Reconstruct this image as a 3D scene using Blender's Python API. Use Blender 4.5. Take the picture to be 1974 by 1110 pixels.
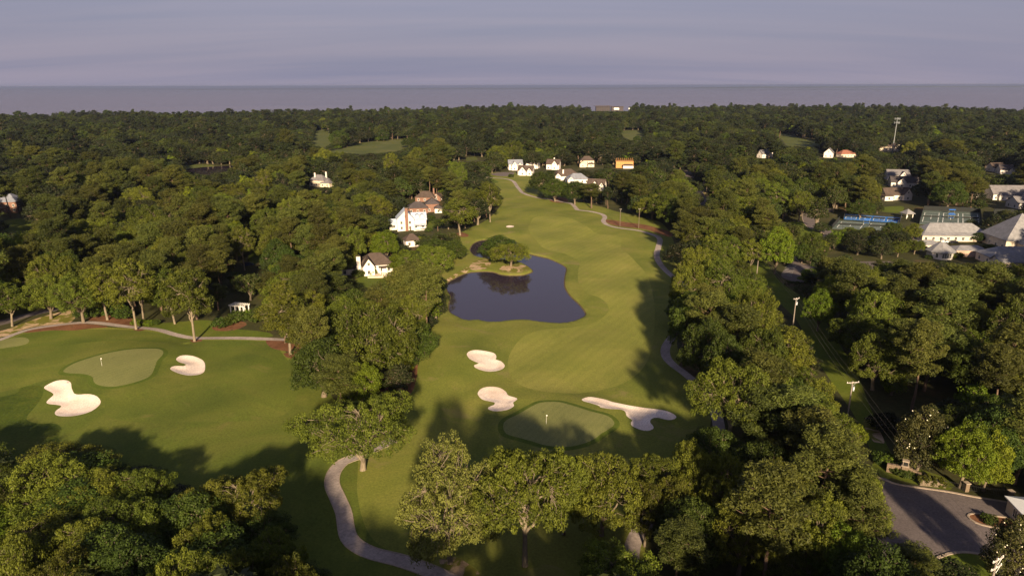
import bpy, math, random
import numpy as np
from mathutils import Vector, Matrix, Euler
from mathutils.geometry import delaunay_2d_cdt

for o in list(bpy.data.objects):
    bpy.data.objects.remove(o)
scene = bpy.context.scene
COL = scene.collection
random.seed(7)
RNG = np.random.default_rng(11)

# ------------------------------------------------------------------ camera
CAM_H, FPX, PITCH, ROLL = 75.0, 1316.0, math.radians(16.49), math.radians(-0.14)
cam_data = bpy.data.cameras.new('drone_camera')
cam = bpy.data.objects.new('drone_camera', cam_data)
COL.objects.link(cam)
cam_data.sensor_width = 36.0
cam_data.lens = FPX / 1974.0 * 36.0
cam_data.clip_start = 1.0
cam_data.clip_end = 120000.0
cam.matrix_world = (Matrix.Translation((0, 0, CAM_H)) @ Matrix.Rotation(math.pi / 2 - PITCH, 4, 'X')
                    @ Matrix.Rotation(ROLL, 4, 'Z'))
scene.camera = cam

# ------------------------------------------------------------------ sun and sky
SUN_EL = math.radians(20.0)
SHADOW = Vector((-0.085, 1.0, 0)).normalized()          # where shadows fall on the ground
to_sun = Vector((-SHADOW.x * math.cos(SUN_EL), -SHADOW.y * math.cos(SUN_EL), math.sin(SUN_EL)))
sun_data = bpy.data.lights.new('sun', 'SUN')
sun_data.energy = 5.0
sun_data.angle = math.radians(2.4)
sun_data.color = (1.0, 0.79, 0.51)
sun = bpy.data.objects.new('sun', sun_data)
COL.objects.link(sun)
sun.location = to_sun * 300
sun.rotation_euler = to_sun.to_track_quat('Z', 'Y').to_euler()

world = bpy.data.worlds.new('World')
scene.world = world
world.use_nodes = True
wn, wl = world.node_tree.nodes, world.node_tree.links
wn.clear()
w_out = wn.new('ShaderNodeOutputWorld')
w_bg = wn.new('ShaderNodeBackground')
w_bg.inputs['Strength'].default_value = 0.1
w_sky = wn.new('ShaderNodeTexSky')
w_sky.sky_type = 'NISHITA'
w_sky.sun_disc = False
w_sky.sun_elevation = SUN_EL
w_sky.sun_rotation = math.atan2(to_sun.x, to_sun.y)
w_sky.air_density = 1.0
w_sky.dust_density = 1.5
w_sky.ozone_density = 3.0
# thin stratus: streaks on a high flat layer, thickest towards the horizon all round
w_tc = wn.new('ShaderNodeTexCoord')
w_sep = wn.new('ShaderNodeSeparateXYZ')
wl.new(w_tc.outputs['Generated'], w_sep.inputs[0])
def wmath(op, a, b=None, clamp=False):
    n = wn.new('ShaderNodeMath'); n.operation = op; n.use_clamp = clamp
    for i, v in enumerate((a, b)):
        if v is None: continue
        if isinstance(v, (int, float)): n.inputs[i].default_value = v
        else: wl.new(v, n.inputs[i])
    return n.outputs[0]
zc = wmath('MAXIMUM', w_sep.outputs['Z'], 0.0)
zd = wmath('ADD', zc, 0.11)
w_cmb = wn.new('ShaderNodeCombineXYZ')
wl.new(wmath('MULTIPLY', wmath('DIVIDE', w_sep.outputs['X'], zd), 0.20), w_cmb.inputs[0])
wl.new(wmath('DIVIDE', w_sep.outputs['Y'], zd), w_cmb.inputs[1])
w_no = wn.new('ShaderNodeTexNoise')
w_no.inputs['Scale'].default_value = 0.75
w_no.inputs['Detail'].default_value = 5.0
w_no.inputs['Roughness'].default_value = 0.55
w_no.inputs['Distortion'].default_value = 0.5
wl.new(w_cmb.outputs[0], w_no.inputs['Vector'])
w_ramp = wn.new('ShaderNodeValToRGB')
SKYK = 0.92
w_ramp.color_ramp.elements[0].position = 0.30
w_ramp.color_ramp.elements[0].color = (1.22 * SKYK, 1.22 * SKYK, 1.72 * SKYK, 1)
w_ramp.color_ramp.elements[1].position = 0.72
w_ramp.color_ramp.elements[1].color = (1.74 * SKYK, 1.54 * SKYK, 1.92 * SKYK, 1)
wl.new(w_no.outputs['Fac'], w_ramp.inputs[0])
# cloud cover thins out overhead, where the sky is the darker blue of late day
cover = wmath('ADD', wmath('MULTIPLY', wmath('POWER', wmath('SUBTRACT', 1.0, zc), 3.0), 0.60), 0.37, True)
w_dim = wn.new('ShaderNodeMix'); w_dim.data_type = 'RGBA'; w_dim.blend_type = 'MULTIPLY'
w_dim.inputs[0].default_value = 1.0
wl.new(w_sky.outputs[0], w_dim.inputs[6])
w_dim.inputs[7].default_value = (0.36, 0.33, 0.36, 1)
w_mix = wn.new('ShaderNodeMix'); w_mix.data_type = 'RGBA'
wl.new(cover, w_mix.inputs[0])
wl.new(w_dim.outputs[2], w_mix.inputs[6])
wl.new(w_ramp.outputs[0], w_mix.inputs[7])
wl.new(w_mix.outputs[2], w_bg.inputs['Color'])
wl.new(w_bg.outputs[0], w_out.inputs['Surface'])

scene.view_settings.view_transform = 'Standard'
scene.view_settings.look = 'None'
scene.view_settings.gamma = 1.0
scene.view_settings.use_curve_mapping = False
scene.view_settings.exposure = 1.24
scene.render.engine = 'CYCLES'
scene.cycles.max_bounces = 5
scene.cycles.diffuse_bounces = 2
scene.cycles.glossy_bounces = 2
scene.cycles.transmission_bounces = 2
scene.cycles.transparent_max_bounces = 4
scene.cycles.use_denoising = True

# ------------------------------------------------------------------ pixel <-> ground
_cr, _sr = math.cos(ROLL), math.sin(ROLL)
_cp, _sp = math.cos(PITCH), math.sin(PITCH)
def ray(px, py):
    u, v = (px - 987.0) / FPX, -(py - 555.0) / FPX
    a, b = u * _cr - v * _sr, u * _sr + v * _cr
    return np.array([a, b * _sp + _cp, b * _cp - _sp])
def gp(px, py, z=0.0):
    d = ray(px, py)
    if d[2] > -0.02: d[2] = -0.02
    t = (z - CAM_H) / d[2]
    return (d[0] * t, d[1] * t)
def proj(P):
    """world points (n,3) -> photo pixels (n,2)"""
    P = np.asarray(P, float).reshape(-1, 3)
    x, y, z = P[:, 0], P[:, 1], P[:, 2] - CAM_H
    f = np.maximum(y * _cp - z * _sp, 0.5)
    a, b = x / f, (y * _sp + z * _cp) / f
    u, v = a * _cr + b * _sr, -a * _sr + b * _cr
    return np.stack([987.0 + u * FPX, 555.0 - v * FPX], 1)
def mpp(px, py):
    x, y = gp(px, py)
    return (y * _cp + CAM_H * _sp) / FPX
def height_at(px_x, ytop, x, y):
    """height above ground of the point over (x,y) seen at pixel row ytop"""
    d = ray(px_x, ytop)
    return CAM_H + d[2] * (math.hypot(x, y) / math.hypot(d[0], d[1]))

# ------------------------------------------------------------------ object helpers
def tag(o, label=None, cat=None, group=None, kind=None):
    if label: o['label'] = label
    if cat: o['category'] = cat
    if group: o['group'] = group
    if kind: o['kind'] = kind
    return o
def link(o, parent=None):
    COL.objects.link(o)
    if parent is not None: o.parent = parent
    return o
def empty(name, loc, rz=0.0):
    o = bpy.data.objects.new(name, None)
    o.empty_display_size = 0.5
    o.location = loc; o.rotation_euler = (0, 0, rz)
    return link(o)
def mesh_np(name, V, F, mats, mat_idx=None, smooth=False, tint=None):
    """V (n,3); F list of arrays each (m,k) of one polygon size k"""
    me = bpy.data.meshes.new(name)
    V = np.asarray(V, np.float32)
    if not isinstance(F, list): F = [F]
    F = [np.asarray(f, np.int32) for f in F if len(f)]
    me.vertices.add(len(V)); me.vertices.foreach_set('co', V.ravel())
    nl = sum(f.size for f in F); npoly = sum(len(f) for f in F)
    me.loops.add(nl); me.polygons.add(npoly)
    me.loops.foreach_set('vertex_index', np.concatenate([f.ravel() for f in F]))
    tot = np.concatenate([np.full(len(f), f.shape[1], np.int32) for f in F])
    start = np.concatenate([[0], np.cumsum(tot)[:-1]]).astype(np.int32)
    me.polygons.foreach_set('loop_start', start)
    me.polygons.foreach_set('loop_total', tot)
    if mat_idx is not None: me.polygons.foreach_set('material_index', np.asarray(mat_idx, np.int32))
    me.polygons.foreach_set('use_smooth', np.full(npoly, smooth, bool))
    for m in (mats if isinstance(mats, (list, tuple)) else [mats]): me.materials.append(m)
    if tint is not None:
        at = me.attributes.new('tint', 'FLOAT', 'FACE')
        at.data.foreach_set('value', np.asarray(tint, np.float32))
    me.update(calc_edges=True)
    me.validate()
    return me
class MB:
    """collects boxes, prisms and tubes into one mesh"""
    def __init__(s): s.V = []; s.Q = []; s.T = []; s.n = 0
    def add(s, V, Q=(), T=()):
        V = np.asarray(V, float).reshape(-1, 3)
        for q in Q: s.Q.append([i + s.n for i in q])
        for t in T: s.T.append([i + s.n for i in t])
        s.V.append(V); s.n += len(V); return s
    def box(s, x0, x1, y0, y1, z0, z1):
        V = [(x0,y0,z0),(x1,y0,z0),(x1,y1,z0),(x0,y1,z0),(x0,y0,z1),(x1,y0,z1),(x1,y1,z1),(x0,y1,z1)]
        return s.add(V, [(0,3,2,1),(4,5,6,7),(0,1,5,4),(1,2,6,5),(2,3,7,6),(3,0,4,7)])
    def tube(s, P, R, n=6, cap=True):
        V, Q = tube_np(P, R, n)
        s.add(V, Q.tolist())
        if cap:
            m = len(P); base = s.n - len(V)
            top = [base + (m - 1) * n + i for i in range(n)]
            c = np.mean(V[(m-1)*n:], axis=0); s.V.append(c.reshape(1, 3)); ci = s.n; s.n += 1
            for i in range(n): s.T.append([top[i], top[(i+1) % n], ci])
        return s
    def data(s, name, mat, smooth=False):
        F = []
        if s.Q: F.append(np.array(s.Q))
        if s.T: F.append(np.array(s.T))
        return mesh_np(name, np.concatenate(s.V), F, mat, smooth=smooth)
    def build(s, name, mat, parent=None, smooth=False):
        return link(bpy.data.objects.new(name, s.data(name, mat, smooth)), parent)
def tube_np(P, R, n=6):
    P = np.asarray(P, float); m = len(P)
    T = np.gradient(P, axis=0)
    T /= np.linalg.norm(T, axis=1, keepdims=True) + 1e-9
    ref = np.where(np.abs(T[:, 2:3]) > 0.9, np.array([[1.0, 0, 0]]), np.array([[0, 0, 1.0]]))
    A = np.cross(T, ref); A /= np.linalg.norm(A, axis=1, keepdims=True) + 1e-9
    B = np.cross(T, A)
    ang = np.linspace(0, 2 * math.pi, n, endpoint=False)
    R = np.asarray(R, float).reshape(m, 1, 1)
    V = P[:, None, :] + R * (A[:, None, :] * np.cos(ang)[None, :, None] + B[:, None, :] * np.sin(ang)[None, :, None])
    i = np.arange(m - 1)[:, None] * n; k = np.arange(n)[None, :]
    a = i + k; b = i + (k + 1) % n
    Q = np.stack([a, b, b + n, a + n], -1).reshape(-1, 4)
    return V.reshape(-1, 3), Q

# ------------------------------------------------------------------ materials
def new_mat(name):
    m = bpy.data.materials.new(name); m.use_nodes = True
    nt = m.node_tree
    return m, nt, nt.nodes, nt.links, nt.nodes['Principled BSDF']
def noise_node(nt, scale, detail=4, rough=0.55, coord='Object', dist=0.0, vec=None, stretch=None):
    n = nt.nodes.new('ShaderNodeTexNoise')
    n.inputs['Scale'].default_value = scale
    n.inputs['Detail'].default_value = detail
    n.inputs['Roughness'].default_value = rough
    n.inputs['Distortion'].default_value = dist
    if vec is None:
        tc = nt.nodes.new('ShaderNodeTexCoord'); vec = tc.outputs[coord]
    if stretch:
        mp = nt.nodes.new('ShaderNodeMapping'); mp.inputs['Scale'].default_value = stretch[:3]
        if len(stretch) > 3: mp.inputs['Rotation'].default_value = (0, 0, stretch[3])
        nt.links.new(vec, mp.inputs[0]); vec = mp.outputs[0]
    nt.links.new(vec, n.inputs['Vector'])
    return n
def ramp(nt, src, stops):
    r = nt.nodes.new('ShaderNodeValToRGB'); e = r.color_ramp.elements
    while len(e) < len(stops): e.new(0.5)
    for i, (p, c) in enumerate(stops):
        e[i].position = p; e[i].color = (*c, 1) if len(c) == 3 else c
    nt.links.new(src, r.inputs[0])
    return r.outputs[0]
def mixc(nt, fac, a, b, mode='MIX'):
    n = nt.nodes.new('ShaderNodeMix'); n.data_type = 'RGBA'; n.blend_type = mode
    for i, v in ((0, fac), (6, a), (7, b)):
        if isinstance(v, (int, float)): n.inputs[i].default_value = v
        elif isinstance(v, tuple): n.inputs[i].default_value = (*v[:3], 1)
        else: nt.links.new(v, n.inputs[i])
    return n.outputs[2]
def bump(nt, src, bsdf, strength, dist):
    b = nt.nodes.new('ShaderNodeBump'); b.inputs['Strength'].default_value = strength
    b.inputs['Distance'].default_value = dist
    nt.links.new(src, b.inputs['Height']); nt.links.new(b.outputs[0], bsdf.inputs['Normal'])
def ground_mat(name, c_dark, c_mid, c_light, s_big, s_small, patch=None, rough=0.9, bmp=0.3, bdist=0.05, stretch=None, spec=0.15, stripes=None):
    """soil, grass or paving: broad mottling, fine grain, optional worn patches of another colour"""
    m, nt, nd, ln, p = new_mat(name)
    big = noise_node(nt, s_big, 5, 0.6, dist=0.6, stretch=stretch)
    col = ramp(nt, big.outputs['Fac'], [(0.30, c_dark), (0.5, c_mid), (0.70, c_light)])
    small = noise_node(nt, s_small, 3, 0.7)
    g = ramp(nt, small.outputs['Fac'], [(0.25, (0.62,) * 3), (0.75, (1.35,) * 3)])
    col = mixc(nt, 0.8, col, g, 'MULTIPLY')
    if patch:
        pc, ps, lo, hi = patch
        pn = noise_node(nt, ps, 6, 0.62, dist=0.8)
        f = ramp(nt, pn.outputs['Fac'], [(lo, (0, 0, 0)), (hi, (1, 1, 1))])
        col = mixc(nt, f, col, pc)
    if stripes:                                   # mowing passes
        tc = nd.new('ShaderNodeTexCoord'); mp = nd.new('ShaderNodeMapping'); mp.inputs['Rotation'].default_value = (0, 0, 0.55)
        wv = nd.new('ShaderNodeTexWave'); wv.wave_type = 'BANDS'; wv.inputs['Scale'].default_value = 0.314 / stripes
        wv.inputs['Distortion'].default_value = 1.2; wv.inputs['Detail'].default_value = 2; wv.inputs['Detail Scale'].default_value = 0.3
        ln.new(tc.outputs['Object'], mp.inputs[0]); ln.new(mp.outputs[0], wv.inputs['Vector'])
        col = mixc(nt, 0.28, col, ramp(nt, wv.outputs['Fac'], [(0.35, (0.86, 0.88, 0.86)), (0.65, (1.08, 1.06, 1.04))]), 'MULTIPLY')
    ln.new(col, p.inputs['Base Color'])
    p.inputs['Roughness'].default_value = rough
    p.inputs['Specular IOR Level'].default_value = spec
    bump(nt, small.outputs['Fac'], p, bmp, bdist)
    return m
def plain(name, c, rough=0.7, var=0.18, scale=1.5, metal=0.0, spec=0.3):
    m, nt, nd, ln, p = new_mat(name)
    n = noise_node(nt, scale, 5, 0.6)
    lo = tuple(x * (1 - var) for x in c); hi = tuple(min(1, x * (1 + var)) for x in c)
    ln.new(ramp(nt, n.outputs['Fac'], [(0.3, lo), (0.7, hi)]), p.inputs['Base Color'])
    p.inputs['Roughness'].default_value = rough; p.inputs['Metallic'].default_value = metal
    p.inputs['Specular IOR Level'].default_value = spec
    return m
def roof_mat(name, c, course=0.5, metal=False):
    """shingle courses or standing seams as fine relief and tone"""
    m, nt, nd, ln, p = new_mat(name)
    tc = nd.new('ShaderNodeTexCoord'); 
    wv = nd.new('ShaderNodeTexWave'); wv.wave_type = 'BANDS'
    wv.bands_direction = 'X' if metal else 'Z'
    wv.inputs['Scale'].default_value = 1.0 / course
    wv.inputs['Distortion'].default_value = 0.0 if metal else 0.6
    wv.inputs['Detail'].default_value = 2
    ln.new(tc.outputs['Object'], wv.inputs['Vector'])
    n = noise_node(nt, 0.6, 5, 0.65)
    col = ramp(nt, n.outputs['Fac'], [(0.3, tuple(x * 0.75 for x in c)), (0.7, tuple(min(1, x * 1.25) for x in c))])
    g = ramp(nt, wv.outputs['Fac'], [(0.1, (0.8,) * 3), (0.5, (1.05,) * 3)])
    ln.new(mixc(nt, 0.6, col, g, 'MULTIPLY'), p.inputs['Base Color'])
    p.inputs['Roughness'].default_value = 0.5 if metal else 0.85
    p.inputs['Specular IOR Level'].default_value = 0.35 if metal else 0.2
    bump(nt, wv.outputs['Fac'], p, 0.35, 0.03)
    return m
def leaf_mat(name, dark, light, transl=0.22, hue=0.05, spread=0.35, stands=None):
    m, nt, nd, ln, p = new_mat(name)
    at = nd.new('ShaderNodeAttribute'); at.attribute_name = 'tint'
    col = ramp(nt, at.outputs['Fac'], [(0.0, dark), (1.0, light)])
    oi = nd.new('ShaderNodeObjectInfo')
    hs = nd.new('ShaderNodeHueSaturation')
    mr = nd.new('ShaderNodeMapRange'); mr.inputs[3].default_value = 0.5 - hue; mr.inputs[4].default_value = 0.5 + hue * 0.3
    ln.new(oi.outputs['Random'], mr.inputs[0]); ln.new(mr.outputs[0], hs.inputs['Hue'])
    w = nd.new('ShaderNodeMath'); w.operation = 'MULTIPLY'; w.inputs[1].default_value = 7.31
    ln.new(oi.outputs['Random'], w.inputs[0])
    fr = nd.new('ShaderNodeMath'); fr.operation = 'FRACT'; ln.new(w.outputs[0], fr.inputs[0])
    mv = nd.new('ShaderNodeMapRange'); mv.inputs[3].default_value = 1 - spread; mv.inputs[4].default_value = 1 + spread
    ln.new(fr.outputs[0], mv.inputs[0]); ln.new(mv.outputs[0], hs.inputs['Value'])
    hs.inputs['Saturation'].default_value = 1.0
    if stands:                      # stands of a lighter kind of tree
        pn = noise_node(nt, 0.011, 3, 0.6, vec=oi.outputs['Location'])
        f = ramp(nt, pn.outputs['Fac'], [(0.46, (0, 0, 0)), (0.62, (1, 1, 1))])
        col = mixc(nt, f, col, mixc(nt, 1.0, col, stands, 'MULTIPLY'))
    ln.new(col, hs.inputs['Color'])
    ln.new(hs.outputs[0], p.inputs['Base Color'])
    p.inputs['Roughness'].default_value = 0.65
    p.inputs['Specular IOR Level'].default_value = 0.2
    tr = nd.new('ShaderNodeBsdfTranslucent')
    ln.new(mixc(nt, 1.0, hs.outputs[0], (1.25, 1.25, 0.55), 'MULTIPLY'), tr.inputs['Color'])
    mx = nd.new('ShaderNodeMixShader'); mx.inputs[0].default_value = transl
    ln.new(p.outputs[0], mx.inputs[1]); ln.new(tr.outputs[0], mx.inputs[2])
    ln.new(mx.outputs[0], nd['Material Output'].inputs['Surface'])
    return m

M = {}
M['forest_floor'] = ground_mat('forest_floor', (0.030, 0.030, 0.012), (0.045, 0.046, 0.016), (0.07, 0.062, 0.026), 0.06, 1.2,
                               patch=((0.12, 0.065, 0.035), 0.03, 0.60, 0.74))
M['rough'] = ground_mat('rough_grass', (0.106, 0.126, 0.020), (0.142, 0.154, 0.027), (0.186, 0.180, 0.038), 0.045, 2.2,
                        patch=((0.20, 0.165, 0.065), 0.09, 0.58, 0.76))
M['deep_rough'] = ground_mat('deep_rough_grass', (0.036, 0.058, 0.006), (0.055, 0.078, 0.008), (0.085, 0.095, 0.012), 0.12, 1.6,
                             patch=((0.24, 0.18, 0.09), 0.11, 0.70, 0.74), bmp=0.9, bdist=0.15)
M['fairway'] = ground_mat('fairway_grass', (0.146, 0.160, 0.030), (0.180, 0.186, 0.037), (0.222, 0.210, 0.050), 0.05, 2.5, stripes=3.2,
                          patch=((0.20, 0.165, 0.052), 0.10, 0.60, 0.80), bmp=0.15)
M['fringe'] = ground_mat('fringe_grass', (0.060, 0.086, 0.010), (0.072, 0.100, 0.012), (0.090, 0.112, 0.014), 0.2, 2.5, bmp=0.2)
M['green'] = ground_mat('green_turf', (0.152, 0.160, 0.054), (0.170, 0.176, 0.060), (0.190, 0.190, 0.068), 0.12, 4.0, bmp=0.06, stripes=1.6)
M['lawn'] = ground_mat('lawn_grass', (0.060, 0.088, 0.009), (0.085, 0.110, 0.012), (0.115, 0.125, 0.020), 0.08, 2.0,
                       patch=((0.19, 0.14, 0.07), 0.08, 0.66, 0.76))
M['sand'] = ground_mat('bunker_sand', (0.66, 0.53, 0.45), (0.75, 0.62, 0.54), (0.80, 0.69, 0.62), 0.12, 3.0, bmp=0.35, bdist=0.08, stripes=0.55,
                       patch=((0.60, 0.46, 0.37), 0.13, 0.54, 0.70))
M['mulch'] = ground_mat('pine_straw', (0.095, 0.042, 0.022), (0.15, 0.068, 0.035), (0.20, 0.095, 0.05), 0.25, 2.5,
                        patch=((0.06, 0.05, 0.02), 0.25, 0.60, 0.72))
M['dirt'] = ground_mat('bare_dirt', (0.13, 0.095, 0.06), (0.24, 0.175, 0.12), (0.36, 0.27, 0.20), 0.15, 2.0,
                       patch=((0.06, 0.065, 0.02), 0.18, 0.52, 0.62))
M['pale_dirt'] = ground_mat('sandy_dirt', (0.26, 0.18, 0.11), (0.38, 0.27, 0.17), (0.46, 0.34, 0.23), 0.3, 2.0,
                       patch=((0.13, 0.125, 0.02), 0.22, 0.47, 0.53))
M['concrete'] = ground_mat('path_concrete', (0.22, 0.18, 0.168), (0.30, 0.25, 0.232), (0.38, 0.32, 0.29), 0.10, 1.8, bmp=0.1, rough=0.85)
M['asphalt'] = ground_mat('asphalt', (0.105, 0.086, 0.086), (0.130, 0.108, 0.108), (0.16, 0.132, 0.13), 0.08, 2.5, bmp=0.1,
                          patch=((0.16, 0.13, 0.13), 0.07, 0.62, 0.74), stretch=(0.35, 1.6, 1, 0.3))
M['kerb'] = plain('kerb_concrete', (0.30, 0.24, 0.19), 0.85)
M['bank'] = ground_mat('pond_bank', (0.05, 0.045, 0.02), (0.09, 0.07, 0.035), (0.13, 0.09, 0.05), 0.4, 3.0)
M['court_green'] = plain('court_green', (0.085, 0.112, 0.100), 0.8, 0.12, 0.2)
M['court_blue'] = plain('court_blue', (0.030, 0.150, 0.46), 0.7, 0.12, 0.2)
M['line_white'] = plain('line_white', (0.72, 0.72, 0.70), 0.7, 0.08)
M['white_wall'] = plain('white_siding', (0.66, 0.60, 0.56), 0.7, 0.07, 0.7)
M['cream_wall'] = plain('cream_wall', (0.62, 0.52, 0.40), 0.8, 0.10, 0.7)
M['pink_wall'] = plain('beige_brick', (0.45, 0.31, 0.24), 0.85, 0.12, 1.0)
M['grey_wall'] = plain('grey_siding', (0.38, 0.37, 0.38), 0.75, 0.1, 0.7)
M['trim'] = plain('white_trim', (0.78, 0.74, 0.68), 0.6, 0.05)
M['wood_new'] = plain('raw_lumber', (0.46, 0.23, 0.085), 0.8, 0.15)
M['wood_dark'] = plain('grey_timber', (0.12, 0.09, 0.07), 0.85, 0.2)
M['roof_brown'] = roof_mat('roof_brown_shingle', (0.078, 0.057, 0.048), 0.35)
M['roof_dark'] = roof_mat('roof_dark_shingle', (0.065, 0.055, 0.058), 0.35)
M['roof_grey'] = roof_mat('roof_grey_shingle', (0.155, 0.145, 0.155), 0.35)
M['roof_slate'] = roof_mat('roof_slate_shingle', (0.19, 0.20, 0.24), 0.35)
M['roof_metal'] = roof_mat('roof_grey_metal', (0.21, 0.205, 0.215), 0.6, True)
M['roof_tin'] = roof_mat('roof_blue_tin', (0.40, 0.45, 0.55), 0.6, True)
M['roof_red'] = roof_mat('roof_red_tile', (0.24, 0.10, 0.07), 0.35)
M['roof_white'] = plain('white_membrane', (0.72, 0.72, 0.74), 0.6, 0.05)
M['pole_wood'] = plain('pole_wood', (0.20, 0.165, 0.14), 0.85, 0.2)
M['arm_wood'] = plain('crossarm_wood', (0.50, 0.45, 0.42), 0.8, 0.12)
M['steel'] = plain('galvanised_steel', (0.42, 0.44, 0.46), 0.45, 0.08, 1.0, 0.6)
M['mast'] = plain('mast_grey', (0.20, 0.21, 0.22), 0.5, 0.08)
M['wire'] = plain('aluminium_wire', (0.16, 0.14, 0.11), 0.6, 0.05)
M['iron'] = plain('black_iron', (0.015, 0.015, 0.016), 0.5, 0.1)
M['screen'] = plain('dark_windscreen', (0.016, 0.018, 0.018), 0.9, 0.2)
M['paint_black'] = plain('car_black', (0.012, 0.012, 0.016), 0.25, 0.05, 1, 0.0, 0.6)
M['paint_white'] = plain('car_white', (0.70, 0.70, 0.70), 0.3, 0.05, 1, 0.0, 0.6)
M['paint_blue'] = plain('car_navy', (0.02, 0.03, 0.08), 0.25, 0.05, 1, 0.0, 0.6)
M['rubber'] = plain('tyre_rubber', (0.02, 0.02, 0.02), 0.9)
M['cloth_blue'] = plain('blue_canopy', (0.03, 0.14, 0.5), 0.7, 0.05)
M['cloth_white'] = plain('white_cloth', (0.8, 0.8, 0.78), 0.7, 0.05)
M['flag'] = plain('white_flag', (0.85, 0.82, 0.8), 0.7, 0.03)
M['shop_yellow'] = plain('yellow_wall', (0.5, 0.42, 0.2), 0.8)

def brick_mat(name, c1, c2, mortar, scale):
    m, nt, nd, ln, p = new_mat(name)
    tc = nd.new('ShaderNodeTexCoord'); b = nd.new('ShaderNodeTexBrick')
    b.inputs['Scale'].default_value = scale
    for k, c in (('Color1', c1), ('Color2', c2), ('Mortar', mortar)): b.inputs[k].default_value = (*c, 1)
    mp = nd.new('ShaderNodeMapping'); mp.inputs['Rotation'].default_value = (math.pi / 2, 0, 0)
    ln.new(tc.outputs['Object'], mp.inputs[0]); ln.new(mp.outputs[0], b.inputs['Vector'])
    ln.new(b.outputs['Color'], p.inputs['Base Color']); p.inputs['Roughness'].default_value = 0.9
    return m
M['brick'] = brick_mat('red_brick', (0.19, 0.085, 0.055), (0.15, 0.065, 0.043), (0.22, 0.17, 0.14), 3.0)
def glass_mat():
    m, nt, nd, ln, p = new_mat('window_glass')
    p.inputs['Base Color'].default_value = (0.02, 0.024, 0.03, 1)
    p.inputs['Roughness'].default_value = 0.08
    p.inputs['Specular IOR Level'].default_value = 0.6
    return m
M['glass'] = glass_mat()
def water_mat(name, c, wave, strength, rough, ior=1.33, stretch=None):
    m, nt, nd, ln, p = new_mat(name)
    n = noise_node(nt, wave, 4, 0.6, stretch=stretch)
    p.inputs['Base Color'].default_value = (*c, 1)
    p.inputs['Roughness'].default_value = rough
    p.inputs['IOR'].default_value = ior
    bump(nt, n.outputs['Fac'], p, strength, 0.1)
    return m, nt, p
M['pond'] = water_mat('pond_water', (0.030, 0.022, 0.034), 0.9, 0.035, 0.05, 1.45)[0]
_m, _nt, _p = water_mat('sea_water', (0.12, 0.085, 0.08), 0.25, 0.35, 0.20, 1.33)
_n = noise_node(_nt, 0.0016, 5, 0.6, stretch=(0.35, 1.6, 1))
_nt.links.new(ramp(_nt, _n.outputs['Fac'], [(0.3, (0.092, 0.072, 0.084)), (0.7, (0.135, 0.098, 0.108))]), _p.inputs['Base Color'])
M['sea'] = _m
M['far_land'] = plain('far_shore_woods', (0.055, 0.065, 0.075), 0.95, 0.25, 0.01)

# bark
def bark(name, c):
    m, nt, nd, ln, p = new_mat(name)
    n = noise_node(nt, 1.6, 6, 0.7, stretch=(2.2, 2.2, 0.5))
    ln.new(ramp(nt, n.outputs['Fac'], [(0.3, tuple(x * 0.5 for x in c)), (0.7, tuple(min(1, x * 1.3) for x in c))]), p.inputs['Base Color'])
    p.inputs['Roughness'].default_value = 0.95
    bump(nt, n.outputs['Fac'], p, 0.6, 0.08)
    return m
M['bark_oak'] = bark('oak_bark', (0.15, 0.115, 0.08))
M['bark_pine'] = bark('pine_bark', (0.12, 0.075, 0.05))
M['bark_pale'] = bark('pale_bark', (0.19, 0.15, 0.105))
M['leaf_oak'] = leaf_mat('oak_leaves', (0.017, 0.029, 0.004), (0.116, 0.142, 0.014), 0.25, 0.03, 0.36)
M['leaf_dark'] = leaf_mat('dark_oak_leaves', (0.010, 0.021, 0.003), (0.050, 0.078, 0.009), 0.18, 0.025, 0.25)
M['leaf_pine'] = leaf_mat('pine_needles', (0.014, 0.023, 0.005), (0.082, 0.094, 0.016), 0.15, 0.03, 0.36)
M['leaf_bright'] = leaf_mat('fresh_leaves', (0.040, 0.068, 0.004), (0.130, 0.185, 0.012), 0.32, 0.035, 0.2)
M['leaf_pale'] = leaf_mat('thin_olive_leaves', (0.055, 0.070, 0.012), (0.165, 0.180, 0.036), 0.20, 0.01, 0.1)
M['leaf_mag'] = leaf_mat('magnolia_leaves', (0.012, 0.018, 0.005), (0.080, 0.075, 0.018), 0.05, 0.01, 0.1)
M['leaf_far_shade_tint'] = leaf_mat('far_leaves_shade_tint', (0.006, 0.010, 0.004), (0.029, 0.039, 0.011), 0.18, 0.03, 0.45, (1.9, 1.95, 1.0))  # cloud shade over the far woods is put into this darkened leaf colour
M['blossom'] = plain('white_blossom', (0.8, 0.72, 0.55), 0.7, 0.05)
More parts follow.
